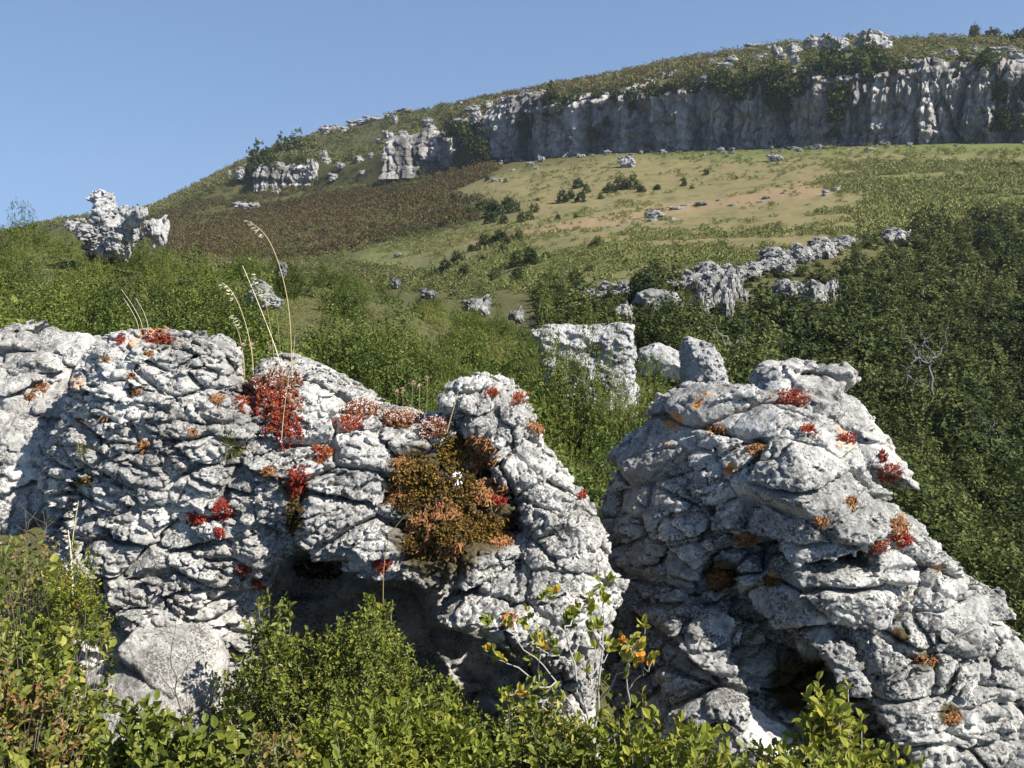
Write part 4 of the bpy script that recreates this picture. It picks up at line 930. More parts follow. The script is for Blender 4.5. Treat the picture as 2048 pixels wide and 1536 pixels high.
# rocks near enough to have a shape of their own
def mid_rock(key, label, outline, d, tf, tb, R, vox, cell, name="limestone_rock", mat='rock_mid', seed=0, lean=.15, tilt=-.1, step=.02, dip=-6, bumps=(), lichen=()):
    o = rock(name, outline, d, tf, tb, R, vox, [(frame(dip, 10, 8), (cell * 2, cell * 1.8, cell), step, step * 1.3, cell * .12, .45), (frame(dip + 12, 0, 0), (cell * .9, cell * .8, cell * .5), step * .4, step * .5, cell * .07, .4)], lean=lean, tilt=tilt, warp=cell * .4, wscale=.8 / cell, seed=seed, rough=step * .5, mat=mat, bumps=bumps, lichen=lichen)
    return tag(o, label, "rock")
mid_rock('m1', "broad pale rock wall with rubbly face, standing in the gully shrubs", [(1062, 656), (1100, 649), (1150, 656), (1205, 652), (1240, 644), (1264, 650), (1273, 690), (1268, 740), (1282, 840), (1095, 840), (1085, 760), (1078, 690)], 15.5, .35, .6, .25, .020, .085, seed=21, step=.03, bumps=[(1185, 700, 14, -.22)])
mid_rock('m2', "slim finger of pale rock standing behind the largest boulder", [(1360, 720), (1366, 692), (1380, 676), (1404, 678), (1432, 696), (1447, 728), (1460, 770), (1466, 850), (1384, 850), (1370, 780)], 11.0, .22, .35, .2, .015, .055, seed=22, tilt=-.3, step=.022)
mid_rock('m3', "low pale rock between broad rock wall and slim rock finger", [(1272, 700), (1300, 692), (1322, 690), (1342, 700), (1362, 706), (1385, 720), (1380, 760), (1272, 760)], 17.0, .4, .6, .3, .03, .14, seed=23)
mid_rock('m4', "dark-sided overhanging block at the lower end of the stony lip", [(1264, 606), (1274, 585), (1300, 577), (1330, 578), (1352, 586), (1360, 604), (1345, 628), (1318, 638), (1296, 634), (1284, 622)], 47.5, .7, 1.2, .6, .07, .3, mat='rock_grey', seed=24, lean=-.25, step=.05)
mid_rock('m5', "pale rock face just under the overhanging block of the stony lip", [(1268, 640), (1296, 632), (1330, 636), (1345, 660), (1340, 690), (1264, 690)], 46.5, .5, 1.0, .5, .07, .3, mat='rock_mid', seed=25, step=.05)
mid_rock('m6', "grey rock pillar right of the overhanging block", [(1352, 612), (1364, 606), (1374, 618), (1384, 660), (1380, 690), (1352, 690)], 47.0, .5, .8, .4, .07, .25, mat='rock_grey', seed=26, step=.05)
mid_rock('pin', "jagged white limestone pinnacle against the sky on the left knoll", [(176, 398), (184, 390), (196, 384), (208, 380), (215, 385), (219, 398), (228, 410), (235, 424), (243, 440), (252, 462), (262, 520), (176, 520), (182, 470), (186, 450), (180, 436), (190, 424), (188, 412), (180, 406)], 24.5, .4, .7, .22, .024, .10, name="limestone_pinnacle", seed=27, step=.045, lean=.1, mat='rock_mid')
for i, (u, v, w_, h_, lab) in enumerate([(262, 452, 52, 40, "highest pale block right of the limestone pinnacle"), (290, 470, 46, 44, "rightmost pale block of the rubble beside the limestone pinnacle"), (258, 486, 56, 40, "large pale block at the right foot of the limestone pinnacle"), (228, 500, 50, 36, "pale block directly under the limestone pinnacle"), (172, 478, 46, 32, "pale block left of the limestone pinnacle's foot"), (148, 460, 40, 22, "thin pale block at the left end of the pinnacle's rubble"), (282, 432, 26, 22, "small pale block topping the rubble right of the pinnacle"), (206, 514, 40, 24, "lowest pale block below the limestone pinnacle")]):
    p_ = at(u, v, 23.6 + .25 * (i % 3)); place_rock(BLOCK[(i * 2 + 1) % 5], "rubble_block", lab, "rock", None, p_, w_ * 1.1, h_ * 1.2, rot=i * .8, sink=.1, mat=M['rock_mid'])
mid_rock('s1', "banded grey rock in the slope shrubs behind the tall grass stalks", [(494, 575), (506, 561), (522, 562), (536, 572), (545, 590), (560, 596), (556, 616), (500, 618), (492, 596)], 16.5, .3, .5, .2, .022, .10, seed=29, step=.025, mat='rock_grey')
GS = lambda u, v: ground(u, v, ROW['D'], ROW['F'] + .3)
for u, v, w_, h_, lab in [(796, 602, 24, 16, "small white rock in the shrubs right of the slope's middle"), (935, 606, 60, 24, "long white rock on the slope crest under the meadow"), (870, 600, 40, 14, "thin pale rock left of the long white crest rock"), (1038, 634, 32, 18, "small pale rock right of the long white crest rock"), (180, 540, 44, 20, "pale rock half hidden in the shrubs below the pinnacle"), (90, 515, 20, 16, "small grey rock far left below the knoll"), (575, 600, 30, 20, "dull grey rock right of the banded one behind the stalks")]:
    place_rock(BLOCK[int(rng.integers(5))], "slope_rock", lab, "rock", None, GS(u, v) + np.array([0, -.4, .55]), w_, h_ * 1.6, sink=.3)
# the stony lip of the meadow
LIP = [(1185, 606, 40, 20), (1215, 596, 40, 22), (1240, 640, 34, 26), (1262, 592, 30, 26), (1375, 576, 40, 26), (1405, 570, 46, 24), (1440, 565, 50, 30), (1420, 592, 40, 36), (1452, 592, 40, 40), (1472, 560, 40, 26), (1500, 550, 44, 20), (1535, 543, 46, 22), (1570, 534, 50, 26), (1600, 524, 52, 28), (1634, 514, 50, 26), (1664, 503, 44, 20), (1692, 492, 36, 12), (1782, 486, 56, 22), (1800, 478, 36, 14), (1406, 628, 34, 50), (1440, 626, 36, 44), (1590, 604, 40, 34), (1622, 600, 44, 30), (1652, 602, 26, 34), (1600, 585, 30, 14), (1555, 550, 30, 12), (1480, 600, 20, 16), (1330, 600, 30, 14), (1350, 575, 30, 14)]
for i, (u, v, w_, h_) in enumerate(LIP):
    p = ground(u, v, ROW['G'] - .6, ROW['H'] + .4)
    place_rock(LEDGE[i % 3], "ledge_rock", "grey bedded rock in the stony lip between meadow and dark valley scrub" if v < 580 or u > 1700 else "grey rock step among the shrubs under the meadow's stony lip", "rock", "rocks of the meadow's stony lip" if v < 580 or u > 1700 else "rock steps under the meadow's lip", p + np.array([0, -.5, .15]), w_ * 1.3, h_ * 1.5, rot=rng.normal() * .25 + .15, sink=.2)
lx, lv = [1180, 1240, 1290, 1400, 1480, 1560, 1640, 1705], [608, 596, 588, 574, 557, 539, 515, 491]
for i in range(52):
    u = 1180 + 525 * (i + rng.random()) / 52; v = np.interp(u, lx, lv) + rng.normal() * 3.5; w_ = 18 + 24 * rng.random()
    p = ground(u, v, ROW['G'] - .4, ROW['H'] + .4)
    place_rock(LEDGE[i % 3], "ledge_rock", "grey bedded rock in the stony lip between meadow and dark valley scrub", "rock", "rocks of the meadow's stony lip", p + np.array([0, -.7, .25]), w_, w_ * (.3 + .25 * rng.random()), rot=rng.normal() * .2 + .15, sink=.15)
place_rock(BLOCK[1], "boulder", "rounded boulder lying at the upper end of the stony lip", "boulder", None, ground(1788, 464, ROW['H'] - .5, ROW['H'] + .5), 26, 14)
GM = lambda u, v: ground(u, v, ROW['G'] + .6, ROW['J'] + .2)
for i, (u, v, w_, h_, lab) in enumerate([(1255, 334, 38, 26, "big lone boulder on the meadow below the cliff's middle"), (1549, 324, 40, 18, "low flat boulder on the meadow below the dark ivy streak"), (1650, 390, 18, 15, "left one of two small boulders at the meadow's scrub edge"), (1668, 382, 18, 14, "right one of two small boulders at the meadow's scrub edge"), (1061, 332, 20, 11, "pale boulder near the cliff foot at the meadow's upper left"), (1070, 337, 12, 8, "small boulder touching the pale one near the cliff foot"), (988, 365, 18, 10, "pale boulder at the heather's edge, left of the meadow"), (1003, 361, 14, 7, "small boulder beside the pale one at the heather's edge"), (1022, 342, 12, 5, "flat little boulder between heather and cliff foot"), (1970, 349, 18, 6, "flat pale boulder in the green scrub at the meadow's right end")]):
    place_rock(BLOCK[i % 5], "boulder", lab, "boulder", None, GM(u, v), w_, h_, sink=.1)
for i, (u, v, w_, h_) in enumerate([(1330, 432, 46, 16), (1305, 443, 26, 9), (1350, 421, 36, 9), (1282, 449, 22, 6), (1340, 440, 30, 10), (1372, 412, 26, 6), (1415, 406, 28, 6), (1466, 410, 24, 5), (1520, 402, 22, 6), (1542, 394, 18, 5), (1240, 453, 18, 4), (1200, 457, 18, 4), (1320, 420, 20, 6), (1440, 404, 16, 4), (1180, 612, 22, 6), (805, 512, 20, 6), (1570, 385, 16, 4), (1590, 300, 34, 9), (1620, 297, 26, 8), (1650, 297, 22, 6), (1740, 298, 20, 7), (1735, 302, 12, 5), (1565, 303, 18, 6), (1690, 298, 16, 4), (1425, 305, 14, 4), (1700, 305, 10, 3)]):
    place_rock(LEDGE[i % 3] if v > 310 else BLOCK[i % 5], "flat_rock" if v > 310 else "fallen_rock", "flat limestone showing through the dry meadow turf" if v > 310 else "fallen rock at the foot of the long cliff", "rock", "flat rocks in the meadow" if v > 310 else "fallen rocks below the cliff", GM(u, v), w_, h_, rot=.2, sink=.3)
for i in range(46):
    u = 1000 + 930 * rng.random(); w_ = 5 + 13 * rng.random() ** 2; p = ground(u, 400, ROW['J'] - .01, ROW['J']) - np.array([0, 2.5 + 5 * rng.random() ** 2, .1])
    p[2] = np.interp(p[1], TP[int(np.argmin(np.abs(U - u))), int((ROW['I']) * SUB):int(ROW['J'] * SUB) + 1, 1], TP[int(np.argmin(np.abs(U - u))), int((ROW['I']) * SUB):int(ROW['J'] * SUB) + 1, 2])
    place_rock(BLOCK[i % 5], "fallen_rock", "fallen rock at the foot of the long cliff", "rock", "fallen rocks below the cliff", p, w_, w_ * (.4 + .4 * rng.random()), rot=rng.random() * 6, sink=.2)
# ---- cliffs
def cliff(name, label, u0, u1, out, seed, ztop=.3, nh=110, step=.35, amp=1.0, over=0, swing=0.0):
    """a fluted, ledged wall in front of the terrain's step between rows J and K"""
    us = np.arange(u0, u1, .75); j0 = int(ROW['J'] * SUB); j1 = int(ROW['K'] * SUB)
    B = np.stack([np.interp(us, U, TP[:, j0, i]) for i in range(3)], 1); Tt = np.stack([np.interp(us, U, TP[:, j1, i]) for i in range(3)], 1)
    for a in (B, Tt):
        w9 = np.ones(21) / 21
        for c in range(3): a[:, c] = np.convolve(np.pad(a[:, c], 10, mode='edge'), w9, 'valid')
    e = np.clip(np.minimum(us - u0, u1 - us) / 14.0, 0, 1) ** .5
    tg = norm(np.gradient(B, axis=0) * np.array([1, 1, 0])); nr = np.stack([tg[:, 1], -tg[:, 0], 0 * tg[:, 0]], 1)
    s = np.cumsum(np.r_[0, np.linalg.norm(np.diff(B[:, :2], axis=0), axis=1)])
    h = np.linspace(0, 1, nh); zb = B[:, 2] - 1.2; zt = Tt[:, 2] + ztop + 1.5 * fbm(np.stack([s * .14, 0 * s, 0 * s + seed], 1), 4)
    zt = zb + (zt - zb) * np.interp(e, [0, 1], [.45, 1])
    Z = zb[:, None] + (zt - zb)[:, None] * h[None]; S = np.broadcast_to(s[:, None], Z.shape)
    q = lambda a, b, c, o: fbm(np.stack([S.ravel() * a, Z.ravel() * b, np.full(S.size, c)], 1), o).reshape(S.shape)
    flute = 1 - np.abs(q(.16, .02, seed, 3)); flute2 = np.abs(q(.55, .06, seed + 5, 3)); big = q(.05, .01, seed + 9, 2)
    led = q(.03, 1.1, seed + 3, 2); e2, r2, o2 = voro(np.stack([S.ravel() * .45, Z.ravel() * .28, np.full(S.size, seed * 1.7)], 1).astype(F32))
    disp = amp * (1.2 * big + 1.1 * flute - 1.3 * flute2 + .35 * np.sign(led) * np.abs(led) ** .5 + .45 * r2[:, 0].reshape(S.shape) - .5 * np.exp(-(e2.reshape(S.shape) / .07) ** 2)+ .4 * q(1.4, .9, seed + 7, 4))
    for cs, cz, am in ((2.6, 8.5, .75), (1.0, 2.4, .55)):      # joint-bounded blocks
        e3, r3, o3 = voro(np.stack([(S / cs + .3 * q(.3, .3, seed + 1, 2)).ravel(), (Z / cz).ravel(), np.full(S.size, seed * 2.9 + cs)], 1).astype(F32))
        disp += amp * am * (.35 * r3[:, 0] + .8 * r3[:, 1] * o3[:, 0] - .5 * np.abs(r3[:, 2]) * o3[:, 1] - .45 * np.exp(-e3 / .05)).reshape(S.shape)
    disp += (out + swing * (.5 - np.linspace(0, 1, len(us)))[:, None]) * (1 - .25 * h[None]) - 1.5 * np.maximum(0, h[None] - .86) / .14 * amp + over * np.exp(-((h[None] - .75) / .15) ** 2)
    disp *= (.25 + .75 * e[:, None])
    P = np.stack([np.broadcast_to(B[:, 0:1], S.shape), np.broadcast_to(B[:, 1:2], S.shape), Z], -1) + nr[:, None] * disp[..., None]
    cap = [P[:, -1] - nr * 2.0 * k - np.array([0, 0, .12 * k]) for k in (1, 2, 3)]
    P = np.concatenate([P, np.stack(cap, 1), (P[:, :1] - nr[:, None] * 6)], 1)
    n, m = P.shape[:2]; i = np.arange(n - 1)[:, None] * m + np.arange(m)[None]; i2 = np.arange(n - 1)[:, None] * m + (np.arange(m)[None] + 1) % m
    f = np.stack([i, i + m, i2 + m, i2], -1).reshape(-1, 4); org = P.reshape(-1, 3).mean(0)
    org[2] = zb.min()
    z0 = np.zeros(n * m)
    return tag(obj(name, mesh(name, P.reshape(-1, 3) - org, f, {"lichen": z0, "moss": z0}, True, [M['cliff']]), loc=org), label, "cliff")
cliff("cliff", "long grey limestone cliff with dark vertical streaks above the meadow", 950, 2300, 1.2, 3)
cliff("rock_buttress", "sunlit ribbed limestone buttress left of the long cliff", 822, 945, 4.0, 11, ztop=1.0, amp=1.0, swing=20.0)
cliff("small_cliff", "small half-hidden cliff on the hill's left flank under dark bushes", 520, 642, 2.0, 17, ztop=-.2, amp=.9, swing=5.0)
log("cliffs")
HR = """1738,88,64,44 1650,90,50,44 1676,92,40,40 1690,84,40,34 1618,84,32,30 1585,96,28,26 1552,102,34,28 1504,88,44,16 1504,110,30,20 1457,118,28,24 1424,118,24,16 1446,138,38,15 1585,116,22,20 1610,69,34,12 1526,132,18,16 1899,106,34,22 1866,108,34,18 1986,97,64,18 2030,98,44,17 1943,96,14,22 1753,62,30,12 1786,66,16,10 2030,132,44,28 1979,138,14,26 2042,175,32,40 2040,238,44,32 1833,132,54,13 1322,156,34,13 1344,153,34,13 1402,164,22,16 1497,156,44,11 1304,165,18,10 1410,141,12,9 1397,112,10,8
1017,212,17,13 1054,191,40,13 1083,196,38,20 1131,183,24,9 1175,181,28,15 1153,193,34,12 1186,159,14,9 1274,176,18,12 1296,168,24,13 1325,157,28,14 944,227,34,15 977,220,18,15 919,250,40,11 952,246,28,11 988,252,22,22 856,251,24,13 864,262,14,11 743,236,34,9 710,248,34,12 743,262,34,22 759,248,16,13 789,246,14,13 776,236,14,9 805,225,40,9 783,214,12,8 651,263,28,15 670,250,18,11 779,280,20,15 809,278,18,14 827,281,14,11 757,284,14,10 648,318,18,13 630,344,20,22 655,328,16,10 783,314,16,11 743,317,12,9 717,324,14,10 684,336,16,10 666,358,16,10 717,348,14,8 966,272,20,24 922,210,9,6
487,418,34,13 511,419,20,12 545,390,16,9 484,356,18,20 463,352,10,10 497,338,12,9 690,262,16,9 725,255,14,9 800,262,14,9 1232,178,18,9 1210,190,14,8 1360,148,14,9 1480,140,14,10 1560,120,20,14 1640,66,24,10 1700,62,22,10 1800,112,20,10 1820,100,14,8 1930,110,24,10"""
for i, t in enumerate(HR.split()):
    u, v, w_, h_ = map(float, t.split(','))
    if u > 1400 and v < 120: v += 13
    p = ground(u, v, ROW['J'] - .8 if u < 960 else ROW['K'] - .1, ROW['L'])
    if u > 1400: lab, g = ("big rounded outcrop on the hilltop above the long cliff" if w_ > 29 else "small pale outcrop on the hilltop above the long cliff"), "outcrops above the long cliff"
    elif u > 900: lab, g = "pale outcrop along the rim left of the hilltop outcrops", "outcrops on the cliff rim"
    elif v < 300: lab, g = "white outcrop on the upper left shoulder of the hill", "outcrops on the hill's shoulder"
    else: lab, g = "white outcrop on the hill's lower left flank near the small cliff", "outcrops on the hill's left flank"
    place_rock(BLOCK[i % 5], "outcrop", lab, "outcrop", g + (" (big)" if w_ > 29 and u > 1400 else ""), p + np.array([0, -.8, 0]), w_ * (1.05 if u > 1000 else 1.25), h_ * (1.05 if u > 1000 else 1.45), sink=.2)
# ---- far bushes
def bush_mesh(name, n, leaf, mat, seed, h=1.0, r=.6, lw=.7, **kw):
    A = Acc(); shrub_arrays(A, n, r, r, h, leaf, lw, spr=.16, **({} if 'per' in kw else dict(per=5)), seed=seed, stems=False, **{**dict(low=.0, wob=.35), **kw})
    return A
def bm(name, *a, **kw): return bush_mesh(name, *a, **kw).build(name, [M[a[2]]])
VAL = [bm("valley_shrub", 560, .085, 'leaf_valley', 80 + i, up=.35, shell=.75, flat=.75, wob=.5, tone=((0, .9), (0, .75), (.1, 1))[i % 3]) for i in range(4)]
VALN = [bm("valley_shrub", 1400, .048, 'leaf_valley', 70 + i, up=.35, shell=.75, flat=.7, wob=.5, tone=((0, .9), (.1, 1))[i]) for i in range(2)]
HEATHB = [bm("heath_bush", 200, .13, 'leaf_valley', 90 + i, up=1.0, tone=(.0, .8), h=1.1) for i in range(3)]
CLB = [bm("cliff_shrub", 260, .13, 'leaf_valley', 95 + i, shell=.4, h=1.0, tone=(.0, .85)) for i in range(3)]
def merged(name, label, mat, temps, Q, s, toneoff):
    vs, fs, ts, off = [], [], [], 0
    pick = rng.integers(0, len(temps), len(Q))
    for ti, A in enumerate(temps):
        v, f, t, _ = A.arrays(); q = Q[pick == ti]; k = len(q)
        if not k: continue
        sc2 = s[pick == ti]; a = rng.random(k) * 6.283; ca, sa = np.cos(a)[:, None], np.sin(a)[:, None]
        x = (v[None, :, 0] * ca - v[None, :, 1] * sa) * sc2[:, :1]; y = (v[None, :, 0] * sa + v[None, :, 1] * ca) * sc2[:, :1]; z = v[None, :, 2] * sc2[:, 1:]
        vs.append((np.stack([x, y, z], -1) + q[:, None]).reshape(-1, 3)); fs.append((f[None] + (np.arange(k) * len(v))[:, None, None]).reshape(-1, 4) + off); off += k * len(v)
        ts.append(np.clip(t[None] * .75 + toneoff[pick == ti][:, None], 0, 1).ravel())
    return tag(obj(name, mesh(name, np.concatenate(vs), np.concatenate(fs), {"tone": np.concatenate(ts)}, False, [M[mat]])), label, kind='stuff')
in_meadow = lambda u, v: inside(MEADOW, u, v)
# valley wall below the meadow's lip
def val_mask(u, v, P):
    left = np.interp(P[..., 1], [9, 20, 30, 60], [1560, 1400, 1120, 1080])
    return infr(u, v) & (u > left) & ~in_meadow(u, v) & (P[..., 1] > 9)
Qv = sample(ROW['C'] + .5, ROW['H'] + .25, val_mask, 1100, lambda q: .75 + .010 * q[:, 1])
Qv = Qv[np.argsort(Qv[:, 1])]
LIPV = [(u, v, max(w_, h_) * .6) for u, v, w_, h_ in LIP] + [(1315, 640, 50)]
def squat(q, h):
    """shrubs right in front of a ledge rock stay low"""
    u, v = px(q); ut, vt = px(q + np.array([0, 0, h]))
    for (a, b, r) in LIPV:
        if abs(u - a) < r and vt < b + 2 and v > b - 14 and v < b + 70: return .4
    return 1.0
vis = 0; restQ, restS = [], []
sizes = .85 + 1.0 * rng.random(len(Qv)) ** 1.5
app = (sizes / Qv[:, 1]); order = np.argsort(-app); chosen = set(order[:290].tolist())
for i, q in enumerate(Qv):
    s_ = sizes[i] * squat(q, sizes[i]); 
    if i in chosen:
        u, v = px(q); near = v > 800
        o = obj("valley_shrub", VALN[i % 2] if q[1] < 27 else VAL[i % 4], loc=(q[0], q[1], q[2] - .08), rot=(0, 0, rng.random() * 6.28), scale=(s_ * 1.05, s_ * 1.05, s_ * (.8 + .3 * rng.random())))
        tag(o, "round dark evergreen shrub low on the valley wall, right of the largest boulder" if near else "round dark evergreen shrub higher on the valley wall, under the stony lip", "shrub", "lower valley shrubs" if near else "upper valley shrubs")
    else: restQ.append(q - [0, 0, .08]); restS.append((s_ * 1.05, s_ * .95))
VT = [bush_mesh("v", 280, .12, 'leaf_valley', 200 + i, up=.35, shell=.75, flat=.75, wob=.5) for i in range(3)]
if restQ: merged("shrubland", "dark evergreen scrub covering the valley wall", 'leaf_valley', VT, np.array(restQ), np.array(restS), rng.random(len(restQ)) * .55 - .15)
log("valley", len(Qv))
# heather and hill scrub
hp = [(300, 445), (420, 408), (560, 388), (700, 372), (830, 368), (880, 345), (960, 325), (1010, 345), (990, 385), (890, 400), (960, 445), (870, 478), (760, 492), (690, 520), (500, 520), (300, 520)]
fz = lambda u, v, P: (22 * fbm(P.reshape(-1, 3) * .07, 4)).reshape(np.shape(u))
heath_m = lambda u, v, P: infr(u, v) & inside(hp, u + 2 * fz(u, v, P), v + fz(u, v, P)) & ~in_meadow(u, v)
Qh = sample(ROW['G'] + .4, ROW['K'], lambda u, v, P: heath_m(u, v, P) * np.clip(.35 + 2.2 * fbm(P.reshape(-1, 3) * .045 + 5, 3).reshape(np.shape(u)), .05, 1), 3300, .95)
HT = [bush_mesh("h", 46, .26, 'heather', 210 + i, h=.9, r=.75, lw=.5, up=1.0, per=3, flat=.3) for i in range(4)]
nzh = fbm(Qh * .05, 3)
merged("heather", "rusty brown heather covering the hill foot left of the meadow", 'heather', HT, Qh, np.stack([.75 + .7 * rng.random(len(Qh)), .7 + .7 * rng.random(len(Qh))], 1), np.clip(.12 + nzh * .4 + rng.normal(size=len(Qh)) * .08, 0, .5))
hill_m = lambda u, v, P: infr(u, v) & (~inside(hp, u + 2 * fz(u, v, P), v + fz(u, v, P)) | (rng.random(np.shape(u)) < np.clip((900 - u) / 500, .3, .8))) & ~in_meadow(u, v)
Qs = sample(ROW['J'] + .98, ROW['L'] + .25, hill_m, 9000, 1.2)
HS = [bush_mesh("s", 74, .21, 'leaf_hill', 220 + i, h=.95, r=.8, lw=.65, up=.6, per=3, flat=.6) for i in range(4)]
OUT = np.array([[float(x) for x in t.split(',')] for t in HR.split()])
def scrub(Q, temps, big):
    n3_ = fbm(Q * .03, 3); us_, vs_ = px(Q); lowr = np.ones(len(Q))
    for (a, b, w_, h_) in OUT: lowr = np.where((np.abs(us_ - a) < w_ * .55) & (vs_ > b - 2) & (vs_ < b + h_ * .8), .35, lowr)
    sz = np.minimum((.7 + 1.3 * rng.random(len(Q)) ** 2.5) * np.clip(1 + .7 * fbm(Q * .06 + 50, 3), .55, 1.6), big) * lowr
    merged("scrub", "low green and olive scrub covering the far hill", 'leaf_hill', temps, Q, np.stack([sz, sz * .85], 1), np.clip(.08 + n3_ * .35 + rng.normal(size=len(Q)) * .16, -.2, .5))
scrub(Qs, HS, 1.8)
scrub(sample(ROW['G'] + .4, ROW['J'] + .9, lambda u, v, P: hill_m(u, v, P) & (u < 990), 2600, 1.15), [bush_mesh("s", 130, .12, 'leaf_hill', 240 + i, h=.9, r=.75, lw=.6, up=.6, per=3, flat=.5) for i in range(3)], 1.3)
scrub(sample(ROW['K'] - .02, ROW['L'] + .2, lambda u, v, P: infr(u, v) & (u < 1020), 3000, 1.0), HS, 1.9)
# brown tint of the upper slope comes from heather among the scrub
Qb = sample(ROW['K'], ROW['L'] + .2, lambda u, v, P: infr(u, v) & (u > 880) & (u < 1420), 1500, 1.4)
merged("heather", "brown heather on the hill's upper slope", 'heather', HT, Qb, np.stack([1 + .6 * rng.random(len(Qb)), .9 + .5 * rng.random(len(Qb))], 1), .1 + .35 * rng.random(len(Qb)))
# meadow tufts and low scrub
def tuft_m(u, v, P):
    g = np.clip((v - 455) / 90, 0, 1) * .9 + np.clip((u - 1620) / 120, 0, 1) * np.clip((v - 322) / 40, 0, 1) * 1.3 + .05
    n_ = fbm(P.reshape(-1, 3) * .16, 3).reshape(u.shape)
    return infr(u, v) & in_meadow(u, v) * 1.0 * g * np.clip(n_ * 2 + .45, .02, 1)
def tuft_w(u, v, P):
    g = np.clip((v - 455) / 90, 0, 1) * .9 + np.clip((u - 1620) / 120, 0, 1) * np.clip((v - 322) / 40, 0, 1) * 1.3 + .04
    n_ = fbm(P.reshape(-1, 3) * .16, 3).reshape(u.shape)
    return (infr(u, v) & in_meadow(u, v)) * g * np.clip(n_ * 2 + .45, .02, 1)
Qt = sample(ROW['G'] + .4, ROW['J'] + .1, tuft_w, 5200, .42, .5)
GT = [bush_mesh("g", 16, .20, 'meadow_tuft', 230 + i, h=.38, r=.5, lw=.35, up=1.3) for i in range(4)]
tsz = (.35 + .8 * rng.random(len(Qt)) ** 1.5) * np.interp(px(Qt)[0], [1500, 1800], [1, 1.5])
merged("grass", "green tussocks and low scrub dotted over the dry meadow", 'meadow_tuft', GT, Qt, np.stack([tsz, tsz], 1), rng.random(len(Qt)) * .5 - .1 + np.interp(px(Qt)[0], [1500, 1750], [0, .2]))
# single dark bushes on the meadow
MB = """1157,378,26 1124,402,28 1142,396,24 1160,402,24 1172,388,20 1222,382,30 1244,380,34 1266,376,32 1281,384,22 1314,381,14 1200,400,14 1069,422,26 1058,438,22 1043,442,22 1028,424,32 1014,416,28 1006,448,24 988,430,42 981,446,32 962,424,36 940,434,32 933,414,22 907,402,20 973,362,12 1010,366,10 966,494,30 981,490,32 999,487,36 1039,484,26 1021,487,32 944,500,18 1116,437,14 1153,437,12 1190,494,24 1076,404,10 1413,347,15 1366,360,11 1366,373,15 1384,375,11 1313,380,15 1475,358,8 1908,324,10 2030,338,18 1237,514,16 1196,492,24 967,520,20 891,542,34 912,532,34 1035,534,38 1059,532,40 1093,516,22 1007,506,24 1035,562,34 1096,562,28 1148,562,28 1250,530,16 1178,546,22 870,560,30 930,556,30 990,560,26"""
for i, t in enumerate(MB.split()):
    u, v, w_ = map(float, t.split(',')); p = GM(u, v); s_ = w_ * p[1] / FPX / 1.25
    o = obj("heath_bush", HEATHB[i % 3], loc=(p[0], p[1], p[2] - .05), rot=(0, 0, rng.random() * 6), scale=(s_, s_, s_ * (.75 + .3 * rng.random())))
    if v > 480: lab, g = "dark heath bush on the meadow's lower left, near the slope crest", "heath bushes low on the meadow"
    elif u < 1100: lab, g = "dark heath bush at the heather's ragged edge beside the meadow", "heath bushes at the heather's edge"
    elif u < 1300: lab, g = "dark heath bush in the clump below the big lone boulder", "heath bushes below the lone boulder"
    else: lab, g = "tiny lone dark bush out on the dry meadow", "tiny bushes on the meadow"
    tag(o, lab, "bush", g)
for u, v, w_, lab in [(1124, 655, 92, "large dark green bush above the broad rock wall, left one"), (1152, 662, 80, "large dark green bush above the broad rock wall, right one"), (1098, 652, 60, "smaller dark bush left of the two large ones above the rock wall"), (1222, 612, 56, "dark bush left of the overhanging block on the stony lip"), (1375, 640, 46, "dark bush in the rock steps right of the grey pillar")]:
    p = ground(u, v, ROW['E'], ROW['H']); s_ = w_ * p[1] / FPX / 1.25
    tag(obj("valley_shrub", VAL[2], loc=p - np.array([0, 0, .1]), rot=(0, 0, rng.random() * 6), scale=(s_, s_, s_ * .9)), lab, "bush")
# bushes on and above the cliffs
CB = """1570,190,50 1540,170,34 1592,196,30 1620,140,32 1640,152,38 1662,138,44 1700,146,48 1735,128,42 1756,138,32 1740,104,22 1672,200,50 1660,240,30 1668,216,34 1540,205,36 1552,188,36 1556,222,28 1480,190,42 1464,200,30 1440,182,42 1302,192,30 1270,205,34 1262,222,26 1250,206,26 1184,275,26 1130,226,38 1102,212,36 1098,235,26 1050,250,24 1052,275,18 1150,214,30 1210,250,16 1380,184,30 1420,176,32 1950,142,46 1925,132,34 1980,200,36 1990,240,34 1968,262,30 2000,262,30 2022,252,34 1960,225,24 2040,200,30 830,345,28 846,350,22 925,272,32 940,292,28 905,272,28 962,308,32 975,330,24 955,330,24 518,338,46 540,322,38 562,312,36 590,306,46 622,296,36 512,352,30 548,340,28 575,330,24 605,325,22 1350,185,26 1330,182,22 1510,180,30 1600,170,24 1690,170,30 1720,165,26 1780,150,30 1800,150,24 1850,150,22 1890,160,26 1190,200,26 1230,200,28 1655,270,16 1180,262,22 1322,195,22 1080,205,26"""
